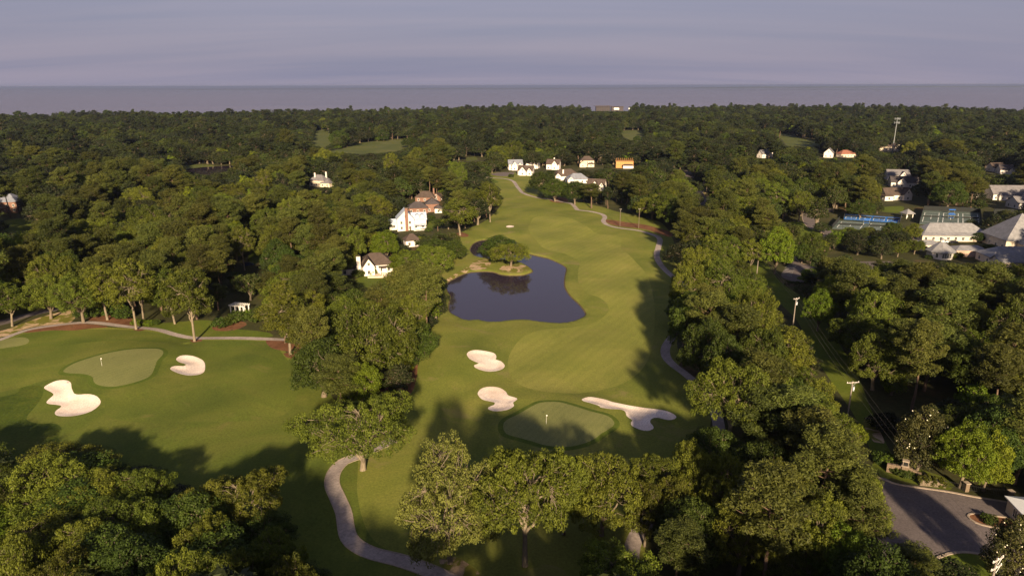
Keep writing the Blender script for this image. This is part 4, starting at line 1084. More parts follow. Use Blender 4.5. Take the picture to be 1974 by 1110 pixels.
for t in TREES:
    o = plant(t)
    if t['base'] == 'magnolia':
        r = np.random.default_rng(int(abs(t['x']) * 10)); pr = PROTO['magnolia']
        bl = np.zeros((26, 3))
        d = unit(r.normal(size=(26, 3)) + [0, -0.5, 0.35]); d[:, 2] = np.abs(d[:, 2])
        b = MB()
        for q in d:
            p = np.array([q[0] * pr['R'] * 0.98, q[1] * pr['R'] * 0.98, 0.42 * pr['H'] + q[2] * pr['H'] * 0.56]); s = 0.17
            V = [p + [s, 0, 0], p + [0, s, 0], p - [s, 0, 0], p - [0, s, 0], p + [0, 0, s], p - [0, 0, s * 0.5]]
            b.add(V, [], [(0, 1, 4), (1, 2, 4), (2, 3, 4), (3, 0, 4), (1, 0, 5), (2, 1, 5), (3, 2, 5), (0, 3, 5)])
        f = b.build('blossoms', M['blossom'], o); f['kind'] = 'stuff'

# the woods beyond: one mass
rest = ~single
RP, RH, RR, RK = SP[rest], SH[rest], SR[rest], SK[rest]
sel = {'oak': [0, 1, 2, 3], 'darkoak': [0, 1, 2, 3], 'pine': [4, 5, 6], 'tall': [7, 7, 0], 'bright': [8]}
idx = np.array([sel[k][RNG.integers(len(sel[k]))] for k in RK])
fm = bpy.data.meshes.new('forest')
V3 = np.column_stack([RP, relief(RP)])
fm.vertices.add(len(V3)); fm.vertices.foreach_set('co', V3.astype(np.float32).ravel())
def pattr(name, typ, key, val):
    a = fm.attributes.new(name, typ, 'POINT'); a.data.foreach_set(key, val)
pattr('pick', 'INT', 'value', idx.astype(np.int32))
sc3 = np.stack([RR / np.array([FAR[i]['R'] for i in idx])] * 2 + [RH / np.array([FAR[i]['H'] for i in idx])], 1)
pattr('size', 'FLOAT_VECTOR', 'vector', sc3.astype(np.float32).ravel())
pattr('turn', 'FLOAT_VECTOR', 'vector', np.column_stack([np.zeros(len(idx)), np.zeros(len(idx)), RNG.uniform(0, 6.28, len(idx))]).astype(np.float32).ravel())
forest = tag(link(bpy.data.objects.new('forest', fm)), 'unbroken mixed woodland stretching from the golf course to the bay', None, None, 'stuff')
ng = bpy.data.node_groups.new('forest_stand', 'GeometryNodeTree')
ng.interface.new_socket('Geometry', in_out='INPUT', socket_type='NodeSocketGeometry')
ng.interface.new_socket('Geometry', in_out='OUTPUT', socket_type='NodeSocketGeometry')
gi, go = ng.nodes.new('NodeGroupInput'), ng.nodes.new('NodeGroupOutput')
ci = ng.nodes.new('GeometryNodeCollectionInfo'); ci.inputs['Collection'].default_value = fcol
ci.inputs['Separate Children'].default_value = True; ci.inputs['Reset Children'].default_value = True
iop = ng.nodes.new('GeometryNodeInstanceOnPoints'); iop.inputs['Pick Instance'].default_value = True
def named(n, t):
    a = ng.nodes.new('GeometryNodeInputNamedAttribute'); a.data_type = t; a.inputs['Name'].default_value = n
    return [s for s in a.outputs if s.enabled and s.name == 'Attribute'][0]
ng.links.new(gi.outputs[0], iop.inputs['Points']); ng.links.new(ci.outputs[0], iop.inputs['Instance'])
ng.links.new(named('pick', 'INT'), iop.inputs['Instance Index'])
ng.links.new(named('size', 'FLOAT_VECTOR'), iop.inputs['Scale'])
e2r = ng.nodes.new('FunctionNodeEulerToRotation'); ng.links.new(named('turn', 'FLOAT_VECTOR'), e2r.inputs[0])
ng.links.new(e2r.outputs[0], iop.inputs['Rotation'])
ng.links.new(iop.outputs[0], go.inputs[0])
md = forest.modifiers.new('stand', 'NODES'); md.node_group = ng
print('TREES', len(TREES), 'FOREST', len(idx))
# ------------------------------------------------------------------ buildings
def place(px, py): 
    x, y = gp(px, py); return x, y, ground_z(x, y)
WIN = {}
def window(parent, x, y, z, face, w=1.1, h=1.5):
    """a framed window on a wall; face: 'f' (-y), 'b' (+y), 'l' (-x), 'r' (+x)"""
    key = (round(w, 2), round(h, 2))
    if key not in WIN:
        f, g = MB(), MB(); t = 0.12
        f.box(-w/2 - t, w/2 + t, -0.07, 0.02, -h/2 - t, -h/2).box(-w/2 - t, w/2 + t, -0.07, 0.02, h/2, h/2 + t)
        f.box(-w/2 - t, -w/2, -0.07, 0.02, -h/2, h/2).box(w/2, w/2 + t, -0.07, 0.02, -h/2, h/2)
        f.box(-0.03, 0.03, -0.06, 0.02, -h/2, h/2)
        g.box(-w/2, w/2, -0.03, 0.01, -h/2, h/2)
        WIN[key] = (f.data('window', M['trim']), g.data('pane', M['glass']))
    rz = {'f': 0, 'r': math.pi / 2, 'b': math.pi, 'l': -math.pi / 2}[face]
    o = bpy.data.objects.new('window', WIN[key][0]); link(o, parent)
    o.location = (x, y, z); o.rotation_euler = (0, 0, rz)
    link(bpy.data.objects.new('pane', WIN[key][1]), o)
    return o
def roof_shape(b, ox, oy, w, d, h, kind, rh, o=0.45, t=0.22):
    x0, x1, y0, y1 = ox - w/2 - o, ox + w/2 + o, oy - d/2 - o, oy + d/2 + o
    z0, z1 = h - 0.02, h + rh
    if kind == 'flat':
        b.box(x0, x1, y0, y1, h + 0.01, h + 0.3); return
    if kind == 'gx': r0, r1 = (x0, oy, z1), (x1, oy, z1)
    elif kind == 'gy': r0, r1 = (ox, y0, z1), (ox, y1, z1)
    elif kind == 'pyr': r0, r1 = (ox - 0.05, oy, z1), (ox + 0.05, oy, z1)
    else:
        if w >= d: L = (w - d) / 2 + 0.3; r0, r1 = (ox - L, oy, z1), (ox + L, oy, z1)
        else: L = (d - w) / 2 + 0.3; r0, r1 = (ox, oy - L, z1), (ox, oy + L, z1)
    C = [(x0, y0, z0 + t), (x1, y0, z0 + t), (x1, y1, z0 + t), (x0, y1, z0 + t)]
    B = [(x, y, z0) for x, y, z in C]
    V = C + [r0, r1] + B
    along_x = kind == 'gx' or (kind in ('hip', 'pyr') and w >= d)
    if along_x: Q, T = [(0, 1, 5, 4), (2, 3, 4, 5)], [(3, 0, 4), (1, 2, 5)]
    else: Q, T = [(1, 2, 5, 4), (3, 0, 4, 5)], [(0, 1, 4), (2, 3, 5)]
    Q += [(6, 7, 1, 0), (7, 8, 2, 1), (8, 9, 3, 2), (9, 6, 0, 3), (9, 8, 7, 6)]
    b.add(V, Q, T)
def wall_shape(b, ox, oy, w, d, h, kind, rh):
    b.box(ox - w/2, ox + w/2, oy - d/2, oy + d/2, -1.2, h)
    if kind == 'gy':
        k = rh * 0.97
        for yy, s in ((oy - d/2 - 0.46, 1), (oy + d/2 + 0.46, -1)): pass
def house(name, label, px, py, rot, blocks, wall='white_wall', roof='roof_grey', cat='house', group=None, wins=True, chim=(), door=None, extra=None, wsize=(1.1, 1.5)):
    x, y, z = place(px, py)
    o = tag(empty(name, (x, y, z), math.radians(rot)), label, cat, group)
    for bl in blocks:
        ox, oy, w, d, h, kind, rh = bl[:7]
        wm = bl[7] if len(bl) > 7 and bl[7] else wall; rm = bl[8] if len(bl) > 8 and bl[8] else roof
        b = MB().box(ox - w/2, ox + w/2, oy - d/2, oy + d/2, -1.2, h)
        # gable ends fill up to the roof
        if kind == 'gx':
            for xx in (ox - w/2, ox + w/2): b.add([(xx, oy - d/2, h), (xx, oy + d/2, h), (xx, oy, h + rh * 0.96)], [], [(0, 1, 2)])
        if kind == 'gy':
            for yy in (oy - d/2, oy + d/2): b.add([(ox - w/2, yy, h), (ox + w/2, yy, h), (ox, yy, h + rh * 0.96)], [], [(0, 1, 2)])
        wl_ = b.build('wall', M[wm], o)
        rb = MB(); roof_shape(rb, ox, oy, w, d, h, kind, rh, 0.45 if kind not in ('gx', 'gy') else 0.4)
        if kind in ('gx', 'gy'):                       # open gables: two sloping slabs instead of a solid prism
            rb = MB(); t = 0.22; e = 0.45
            if kind == 'gx':
                for s in (-1, 1):
                    ye = oy + s * (d/2 + e); ze = h - rh * e / (d/2)
                    X0, X1 = ox - w/2 - e, ox + w/2 + e
                    rb.add([(X0, oy, h + rh), (X1, oy, h + rh), (X1, ye, ze), (X0, ye, ze), (X0, oy, h + rh + t), (X1, oy, h + rh + t), (X1, ye, ze + t), (X0, ye, ze + t)],
                           [(0, 1, 2, 3), (4, 5, 6, 7), (0, 1, 5, 4), (2, 3, 7, 6), (1, 2, 6, 5), (3, 0, 4, 7)])
            else:
                for s in (-1, 1):
                    xe = ox + s * (w/2 + e); ze = h - rh * e / (w/2)
                    Y0, Y1 = oy - d/2 - e, oy + d/2 + e
                    rb.add([(ox, Y0, h + rh), (ox, Y1, h + rh), (xe, Y1, ze), (xe, Y0, ze), (ox, Y0, h + rh + t), (ox, Y1, h + rh + t), (xe, Y1, ze + t), (xe, Y0, ze + t)],
                           [(0, 1, 2, 3), (4, 5, 6, 7), (0, 1, 5, 4), (2, 3, 7, 6), (1, 2, 6, 5), (3, 0, 4, 7)])
        rf = rb.build('roof', M[rm], o)
        if wins and h > 2.2:
            fl = max(1, int(h / 2.8)); ww, wh = wsize
            for f in range(fl):
                zz = 1.5 + f * 2.8
                n = max(1, int(w / 3.4))
                for i in range(n): window(o, ox - w/2 + (i + 0.5) * w / n, oy - d/2, zz, 'f', ww, wh)
                n = max(1, int(d / 4.5))
                for i in range(n):
                    window(o, ox - w/2 if x > 0 else ox + w/2, oy - d/2 + (i + 0.5) * d / n, zz, 'l' if x > 0 else 'r', ww, wh)
            if kind == 'gy' and rh > 2.2: window(o, ox, oy - d/2, h + rh * 0.32, 'f', 0.9, 1.2)
    for (cx, cy, cw, z0, z1, cm) in chim:
        c = MB().box(cx - cw/2, cx + cw/2, cy - cw/2, cy + cw/2, z0, z1).build('chimney', M[cm], o)
        MB().box(cx - cw/2 - 0.1, cx + cw/2 + 0.1, cy - cw/2 - 0.1, cy + cw/2 + 0.1, z1, z1 + 0.2).build('chimney_cap', M['wood_dark'], c)
    if door:
        dx, dy, dw = door
        dr = MB().box(dx - dw/2, dx + dw/2, dy - 0.09, dy, 0.0, 2.2).build('door', M['wood_dark'], o)
        MB().box(dx + dw/2 - 0.2, dx + dw/2 - 0.1, dy - 0.16, dy - 0.09, 1.0, 1.12).build('handle', M['steel'], dr)
    if extra: extra(o)
    return o
# the white house above the pond
def white_extra(o):
    p = MB()
    for x in (3.2, 6.0, 8.8): p.box(x - 0.12, x + 0.12, -6.1, -5.86, 0, 2.7)
    p.build('porch_post', M['trim'], o)
    MB().box(2.6, 9.4, -6.4, -2.8, 2.7, 2.95).build('porch_roof', M['roof_tin'], o)
    MB().box(2.6, 10.5, -7.0, -2.7, -0.8, 0.15).build('terrace', M['trim'], o)
    for x, z in ((5.0, 6.6), (7.6, 6.6)):
        d = MB().box(x - 0.9, x + 0.9, -3.6, -0.5, z - 0.9, z + 0.9).build('dormer', M['white_wall'], o)
        roof = MB(); roof_shape(roof, x, -2.0, 1.8, 3.2, z + 0.9, 'gy', 0.9, 0.2); roof.build('dormer_roof', M['roof_tin'], d)
house('white_house', 'tall white gabled house with red brick chimney and pale tin roof', 787, 441, 12,
      [(-1.5, 0, 9.0, 10, 6.2, 'gy', 4.6), (6.0, 1.2, 7.5, 7.5, 5.4, 'gx', 3.0), (-7.5, 3, 5, 6, 3.0, 'gx', 2.0)], 'white_wall', 'roof_tin',
      chim=((-1.0, -5.6, 1.5, -1, 12.2, 'brick'),), door=(0.9, -5.0, 1.0), extra=white_extra)
house('brick_house', 'red brick house with dark hipped roofs behind the white house', 815, 408, 8,
      [(-3, 0, 12, 9, 3.4, 'hip', 3.4), (6, 3, 8, 9, 5.2, 'hip', 3.2), (9.5, -3.5, 4.5, 5, 3.0, 'hip', 2.0, 'white_wall')], 'brick', 'roof_dark', door=(-3, -4.5, 1.1))
house('brick_house', 'brown-roofed house with slim brick chimney farthest behind the white house', 822, 388, -6,
      [(0, 0, 13, 9, 3.0, 'hip', 3.8), (7, 2, 6, 6, 2.8, 'gy', 2.6)], 'brick', 'roof_brown', chim=((5.0, 1.5, 1.0, 3, 8.4, 'brick'),))
def cottage_extra(o):
    MB().box(-2, 9.5, -9.6, -4.6, -0.8, 0.2).build('terrace', M['cream_wall'], o)
    for i, x in enumerate(np.linspace(4.0, 9.3, 8)): MB().box(x - 0.07, x + 0.07, -9.55, -9.4, 0.2, 1.1).build('railing_post', M['trim'], o)
    MB().box(3.9, 9.4, -9.58, -9.38, 1.1, 1.2).build('railing', M['trim'], o)
    for x in (3.4, 6.2, 8.6): MB().box(x - 0.15, x + 0.15, -5.8, -5.5, 0, 2.9).build('porch_post', M['trim'], o)
    MB().box(2.8, 9.2, -6.2, -3.9, 2.9, 3.15).build('porch_roof', M['roof_brown'], o)
house('cottage', 'pale cottage with brown hipped roof, small steep gable and terrace by the pond', 716, 522, 14,
      [(2, 2, 14, 10, 3.4, 'hip', 4.2), (-1.2, -4.0, 4.6, 6, 4.0, 'gy', 3.2), (-9, -1, 8, 7, 2.8, 'hip', 1.8)], 'white_wall', 'roof_brown',
      chim=((-5.2, -4.6, 1.6, -1, 8.0, 'white_wall'),), extra=cottage_extra)
house('garden_house', 'small white outbuilding with brown roof just below the white house', 794, 473, 20, [(0, 0, 7, 6, 3.0, 'hip', 3.0)], 'white_wall', 'roof_brown')
house('grey_house', 'grey-roofed house with two white chimneys deep in the left woods', 617, 358, -18,
      [(0, 0, 13, 9, 4.6, 'hip', 4.2), (8, -2, 8, 7, 3.0, 'hip', 2.6)], 'cream_wall', 'roof_grey', chim=((-2.5, -2, 0.9, 5, 10.4, 'white_wall'), (5, 2, 0.9, 5, 11.0, 'white_wall')))
house('brick_house', 'house with pale grey hipped roof cut by the left frame edge', 4, 412, 10, [(0, 6, 18, 12, 6.5, 'hip', 5.0), (-3, -3, 13, 8, 3.4, 'hip', 2.6, 'brick', 'roof_brown')], 'brick', 'roof_slate')
# cluster beyond the fairway
house('white_house', 'white house with slate gables, leftmost of the cluster beyond the fairway', 993, 327, 8, [(0, 0, 13, 9, 5.4, 'gx', 3.6), (-1.5, -4.5, 5, 5, 4.6, 'gy', 3.4), (3.6, -4.2, 4, 4, 4.2, 'gy', 2.8)], 'white_wall', 'roof_slate')
house('white_house', 'white two-gabled house with brown roof nearest the cul-de-sac lawn', 1014, 337, -12, [(0, 0, 13, 8, 4.4, 'gx', 3.6), (-2, -4.4, 6, 4, 4.0, 'gy', 3.4), (4, -4, 4, 4, 4.0, 'gy', 2.6)], 'white_wall', 'roof_brown')
house('white_house', 'white house with steep brown gable second from left in the cluster', 1027, 324, -16, [(0, 0, 12, 9, 5.2, 'gx', 4.0), (2, -4.6, 6, 4, 4.8, 'gy', 4.0)], 'white_wall', 'roof_brown')
house('white_house', 'white gabled house with white chimney in the middle of the cluster', 1067, 326, -14, [(0, 0, 12, 9, 5.0, 'gx', 4.0), (2, -4.6, 5.4, 4, 4.8, 'gy', 3.6)], 'white_wall', 'roof_brown', chim=((0.5, 1, 1.0, 6, 10.4, 'white_wall'),))
house('white_house', 'tall cream house with brown hipped roof right of the cluster', 1131, 321, 0, [(0, 0, 13, 9, 6.0, 'hip', 4.0), (-4.5, -5.5, 6, 5, 3.2, 'gy', 2.8), (3.4, -5, 6, 3, 2.8, 'hip', 1.4)], 'cream_wall', 'roof_brown')
house('white_house', 'long low house with broad brown hipped roof below the cluster', 1090, 346, 8, [(0, 0, 22, 13, 3.4, 'hip', 5.2), (-8, -5, 6, 6, 3.2, 'gy', 2.8)], 'white_wall', 'roof_brown', chim=((-3, -4, 1.1, 4, 8.6, 'white_wall'),))
house('white_house', 'house with pale slate roof overlapping the broad brown roof', 1112, 352, 4, [(0, 0, 17, 11, 3.2, 'hip', 4.2), (-6, -5, 5, 5, 3.0, 'gy', 2.6)], 'white_wall', 'roof_slate')
house('white_house', 'white house with small sharp brown gables lowest in the cluster', 1150, 365, -20, [(0, 0, 13, 9, 3.6, 'gx', 4.2), (0, -4.6, 5, 4, 3.6, 'gy', 3.6), (5, -4, 4, 3.5, 3.4, 'gy', 2.6)], 'white_wall', 'roof_brown')
house('white_house', 'grey-roofed house half hidden right of the timber frame', 1276, 314, 5, [(0, 0, 15, 9, 4.0, 'hip', 3.6)], 'white_wall', 'roof_slate', chim=((-3, 0, 0.9, 4, 9, 'white_wall'),))
# timber frame under construction
x, y, z = place(1203, 323)
fr = tag(empty('timber_frame', (x, y, z), math.radians(-3)), 'unfinished house frame of bright raw lumber with open roof trusses', 'frame')
for i in range(9):
    MB().box(-8 + i * 2 - 0.12, -8 + i * 2 + 0.12, -4.6, -4.36, -0.5, 6.2).build('post', M['wood_new'], fr)
    t = MB(); xx = -7.6 + i * 1.9
    for s in (-1, 1): t.tube([(xx, s * 5, 6.3), (xx, s * 1.2, 8.9)], [0.14, 0.14], 4)
    t.tube([(xx, -1.2, 8.9), (xx, 1.2, 8.9)], [0.14, 0.14], 4); t.build('truss', M['wood_new'], fr)
MB().box(-8.2, 8.2, -4.3, 4.5, -0.5, 3.0).build('wall', M['wood_new'], fr)
MB().box(-8.2, 8.2, -4.2, 4.5, 3.3, 6.0).build('wall', M['wood_new'], fr)
for zz in (3.02, 6.02): MB().box(-8.4, 8.4, -4.7, 4.7, zz, zz + 0.26).build('beam', M['wood_new'], fr)
rb = MB(); roof_shape(rb, 3, -6.6, 10, 4, 2.6, 'hip', 1.4); rb.build('porch_roof', M['roof_brown'], fr)
MB().box(-1.8, 7.8, -8.3, -4.8, -0.5, 2.58).build('porch_wall', M['white_wall'], fr)
# right-hand houses
for a in (('white house with grey gable above the right woods, leftmost of the far right three', 1472, 304, 25, [(0, 0, 12, 8, 4.5, 'gx', 3.6), (5, -3, 5, 5, 4.5, 'gy', 3.2)], 'white_wall', 'roof_grey'),
          ('white gable-fronted house beside the red-roofed one', 1597, 303, -28, [(0, 0, 9, 13, 5.0, 'gy', 4.6)], 'white_wall', 'roof_grey'),
          ('low house with red tile roof beside the white gable front', 1630, 303, 10, [(0, 0, 17, 9, 3.6, 'hip', 4.0)], 'cream_wall', 'roof_red'),
          ('tan-roofed house at the foot of the tall light mast', 1702, 291, 0, [(0, 0, 15, 9, 5, 'hip', 3.6)], 'cream_wall', 'roof_brown'),
          ('small gabled house right of the tall light mast', 1725, 291, 12, [(0, 0, 9, 9, 5, 'gy', 4.0)], 'cream_wall', 'roof_brown'),
          ('white house with broad grey roof, uppermost of the stacked three', 1728, 346, -10, [(0, 0, 17, 9, 4.2, 'gx', 3.8), (3, -4.4, 5, 4, 4.0, 'gy', 3.0)], 'white_wall', 'roof_grey'),
          ('white-gabled house with dark slate roof, middle of the stacked three', 1740, 360, -14, [(0, 0, 19, 9, 4.0, 'gx', 3.8), (-2.5, -4.6, 6, 4, 4.2, 'gy', 3.4)], 'white_wall', 'roof_dark'),
          ('white house with brown roof and arched gable, lowest of the stacked three', 1724, 384, 6, [(0, 0, 19, 9, 3.8, 'gx', 4.0), (5, -4.6, 6, 4, 4.2, 'gy', 3.8), (-8, -3, 6, 6, 3.0, 'hip', 2.0)], 'white_wall', 'roof_brown'),
          ('white gabled house, left of the pair near the right frame edge', 1918, 330, 10, [(0, 0, 13, 8, 4.0, 'gx', 3.4), (-2, -4, 5, 4, 3.8, 'gy', 3.0)], 'white_wall', 'roof_brown'),
          ('white house with dark roof, right of the pair near the right frame edge', 1940, 335, -12, [(0, 0, 14, 9, 4.0, 'gx', 3.6), (2, -4.4, 5.5, 4, 3.8, 'gy', 3.0)], 'white_wall', 'roof_dark'),
          ('large grey-roofed white house with dormer above the clubhouse', 1945, 384, -4, [(0, 2, 26, 12, 4.0, 'gx', 5.0), (6, -5, 6, 5, 4.0, 'gy', 3.2), (-6, -4, 8, 4, 3.4, 'hip', 2.2)], 'white_wall', 'roof_grey'),
          ('white house at the right frame edge just behind the clubhouse', 1975, 400, 4, [(0, 0, 18, 10, 3.6, 'gx', 3.6), (-3, -5, 5, 4, 3.4, 'gy', 2.6)], 'white_wall', 'roof_grey'),
          ('grey-roofed house half buried in trees left of the large white house', 1880, 378, 8, [(0, 0, 18, 10, 3.6, 'hip', 3.8)], 'white_wall', 'roof_slate')):
    house('white_house', a[0], a[1], a[2], a[3], a[4], a[5], a[6])

# clubhouse and courts
def pavilion():
    x, y, z = place(1811, 496)
    o = tag(empty('pavilion', (x, y, z), 0), 'octagonal white pavilion with grey metal roof and small cupola', 'pavilion')
    def ngon(r, z, n=8, ph=math.pi / 8): return [(r * math.cos(ph + i * 2 * math.pi / n), r * math.sin(ph + i * 2 * math.pi / n), z) for i in range(n)]
    n = 8
    def frustum(b, r0, z0, r1, z1):
        b.add(ngon(r0, z0) + ngon(r1, z1), [(i, (i + 1) % n, n + (i + 1) % n, n + i) for i in range(n)] + [tuple(range(n - 1, -1, -1))[:4], ] if False else [(i, (i + 1) % n, n + (i + 1) % n, n + i) for i in range(n)])
    b = MB(); frustum(b, 5.4, -1, 5.4, 3.2); b.build('wall', M['white_wall'], o)
    b = MB(); frustum(b, 6.3, 3.0, 6.3, 3.2); frustum(b, 6.3, 3.2, 0.9, 7.2); r = b.build('roof', M['roof_metal'], o)
    b = MB(); frustum(b, 0.85, 6.8, 0.85, 8.2); c = b.build('cupola', M['white_wall'], o)
    b = MB(); frustum(b, 1.15, 8.2, 0.05, 9.1); b.build('cupola_roof', M['roof_metal'], c)
    a = 5.4 * math.cos(math.pi / 8)
    for i in range(4): window(o, -1.6 + i * 1.05, -a, 1.7, 'f', 0.85, 1.9)
    for s in (-1, 1):
        wv = window(o, s * a * math.cos(math.pi / 4), -a * math.sin(math.pi / 4), 1.7, 'f', 0.9, 1.9); wv.rotation_euler = (0, 0, s * math.pi / 4)
pavilion()
house('clubhouse_wing', 'long cream building with light metal roof below the green courts', 1828, 458, -3, [(0, 0, 30, 10, 3.4, 'hip', 4.2), (0, -7, 36, 5, 2.8, 'hip', 1.4)], 'cream_wall', 'roof_metal', 'building', wsize=(1.2, 1.6))
house('clubhouse_wing', 'low brick-walled building with grey roof right of the octagonal pavilion', 1864, 492, -3, [(0, 0, 14, 7, 3.0, 'hip', 1.7)], 'pink_wall', 'roof_metal', 'building', wins=False)
house('clubhouse_wing', 'short grey-roofed link left of the octagonal pavilion', 1796, 484, 0, [(0, 4, 10, 7, 2.8, 'hip', 1.8)], 'cream_wall', 'roof_metal', 'building')
house('clubhouse', 'big clubhouse with steep pyramid roof of grey metal at right edge', 1968, 478, -4,
      [(0, 4, 22, 20, 4.6, 'pyr', 11.5), (-2, -8, 8, 5, 4.0, 'gy', 3.6)], 'cream_wall', 'roof_metal', 'building')
house('clubhouse_wing', 'wide low grey metal roofs in front of the big clubhouse', 1955, 508, -5, [(0, 2, 24, 12, 3.2, 'hip', 4.0), (-6, -6, 12, 6, 2.8, 'gx', 2.2), (9, -6, 10, 8, 2.8, 'hip', 2.6)], 'cream_wall', 'roof_metal', 'building')
# gazebo
x, y, z = place(1748, 420)
gz = tag(empty('gazebo', (x, y, z), 0.2), 'small square gazebo with grey pyramid roof between the courts', 'gazebo')
for sx in (-2, 2):
    for sy in (-2, 2): MB().box(sx - 0.18, sx + 0.18, sy - 0.18, sy + 0.18, -0.3, 2.7).build('post', M['trim'], gz)
rb = MB(); roof_shape(rb, 0, 0, 5, 5, 2.7, 'pyr', 2.6); rb.build('roof', M['roof_metal'], gz)
# courts
def court(name, label, quad, surf, posts, lines=True, fence_h=3.2, screens=()):
    q = np.array([gp(*p) for p in quad]); c = q.mean(0)
    o = tag(empty(name, (c[0], c[1], 0)), label, 'court')
    L = q - c
    zt = 0.12
    b = MB().add([(*p, zt) for p in L] + [(*p, -0.6) for p in L], [(0, 1, 2, 3), (0, 4, 5, 1), (1, 5, 6, 2), (2, 6, 7, 3), (3, 7, 4, 0)])
    b.build('surface', M[surf], o)
    def at(u, v): return (L[0] * (1 - u) + L[1] * u) * (1 - v) + (L[3] * (1 - u) + L[2] * u) * v
    if lines:
        for k in range(posts):
            u0, u1 = (k + 0.12) / posts, (k + 0.88) / posts
            for (a, b_) in (((u0, .15), (u1, .15)), ((u0, .85), (u1, .85)), ((u0, .15), (u0, .85)), ((u1, .15), (u1, .85)), ((u0, .35), (u1, .35)), ((u0, .65), (u1, .65)), (((u0 + u1) / 2, .35), ((u0 + u1) / 2, .65))):
                p, r = at(*a), at(*b_); d = unit(r - p); nn = np.array([-d[1], d[0]]) * 0.15
                MB().add([(*(p + nn), zt + 0.006), (*(r + nn), zt + 0.006), (*(r - nn), zt + 0.006), (*(p - nn), zt + 0.006)], [(0, 3, 2, 1)]).build('court_line', M['line_white'], o)
            p, r = at(u0 - 0.01, .5), at(u1 + 0.01, .5)
            MB().tube([(*p, zt + 0.9), (*((p + r) / 2), zt + 0.85), (*r, zt + 0.9)], [0.05] * 3, 4).add([(*p, zt + 0.05), (*r, zt + 0.05), (*r, zt + 0.88), (*p, zt + 0.88)], [(0, 1, 2, 3)]).build('net', M['screen'], o)
    for i in range(4):
        a, b_ = L[i], L[(i + 1) % 4]; n = max(2, int(np.linalg.norm(b_ - a) / 4.5))
        for k in range(n):
            p = a + (b_ - a) * k / n
            MB().tube([(*p, 0), (*p, fence_h)], [0.06, 0.06], 5).build('fence_post', M['iron'], o)
        MB().tube([(*a, fence_h), (*b_, fence_h)], [0.045, 0.045], 4).build('fence_rail', M['iron'], o)
        if i in screens:
            d = unit(b_ - a); nn = np.array([-d[1], d[0]]) * 0.03
            MB().add([(*(a + nn), 0.1), (*(b_ + nn), 0.1), (*(b_ + nn), fence_h - 0.1), (*(a + nn), fence_h - 0.1), (*(a - nn), 0.1), (*(b_ - nn), 0.1), (*(b_ - nn), fence_h - 0.1), (*(a - nn), fence_h - 0.1)],
                     [(0, 1, 2, 3), (7, 6, 5, 4), (3, 2, 6, 7)]).build('windscreen', M['screen'], o)
    return o, at
_, _at = court('sports_court', 'bright blue sports court strip behind the green court', [(1626, 423), (1734, 430), (1738, 420), (1630, 413)], 'court_blue', 4, True, 2.6, (1, 3))
_, _at = court('sports_court', 'dark green tennis court below the blue strip', [(1604, 441), (1724, 446), (1732, 432), (1618, 425.5)], 'court_green', 2, True, 2.6, (1, 3))
_, _at = court('sports_court', 'pair of dark green tennis courts behind the long metal roof', [(1772, 432), (1892, 436), (1888, 410), (1780, 406)], 'court_green', 3, True, 3.0, (1, 2, 3))
court('sports_court', 'dark fenced court at the right frame edge', [(1912, 440), (2010, 444), (2006, 414), (1915, 412)], 'court_green', 2, True, 3.0, (1, 2, 3))
for i, (px, py) in enumerate(((1834, 412), (1833, 421), (1670, 431))):
    x, y, z = place(px, py)
    cp = tag(empty('sun_shade', (x, y, 0.12), -0.1), ('blue shade canopy upper in the courts', 'blue shade canopy lower in the courts', 'blue shade canopy on the single green court')[i], 'canopy')
    for sx in (-1.6, 1.6): MB().tube([(sx, 0, 0), (sx, 0, 2.3)], [0.06, 0.06], 6).build('post', M['steel'], cp)
    MB().add([(-1.9, -0.9, 2.2), (1.9, -0.9, 2.2), (1.9, 0, 2.6), (-1.9, 0, 2.6), (1.9, 0.9, 2.2), (-1.9, 0.9, 2.2)], [(0, 1, 2, 3), (3, 2, 4, 5), (5, 4, 1, 0)]).build('canopy', M['cloth_blue'], cp)
    MB().box(-1.3, 1.3, -0.3, 0.3, 0.38, 0.48).box(-1.2, -1.1, -0.25, 0.25, 0, 0.38).box(1.1, 1.2, -0.25, 0.25, 0, 0.38).build('bench', M['cloth_blue'], cp)
# painted bays on the parking lot
for i in range(9):
    a, b_ = np.array(gp(1507 + i * 1.3, 532 - i * 3.0)), np.array(gp(1526 + i * 1.3, 535 - i * 3.0))
    d = unit(b_ - a); nn = np.array([-d[1], d[0]]) * 0.09; zz = max(ground_z(*a), ground_z(*b_)) + 0.012
    MB().add([(*(a + nn), zz), (*(b_ + nn), zz), (*(b_ - nn), zz), (*(a - nn), zz)], [(0, 3, 2, 1)]).build('bay_line', M['line_white'])['kind'] = 'structure'
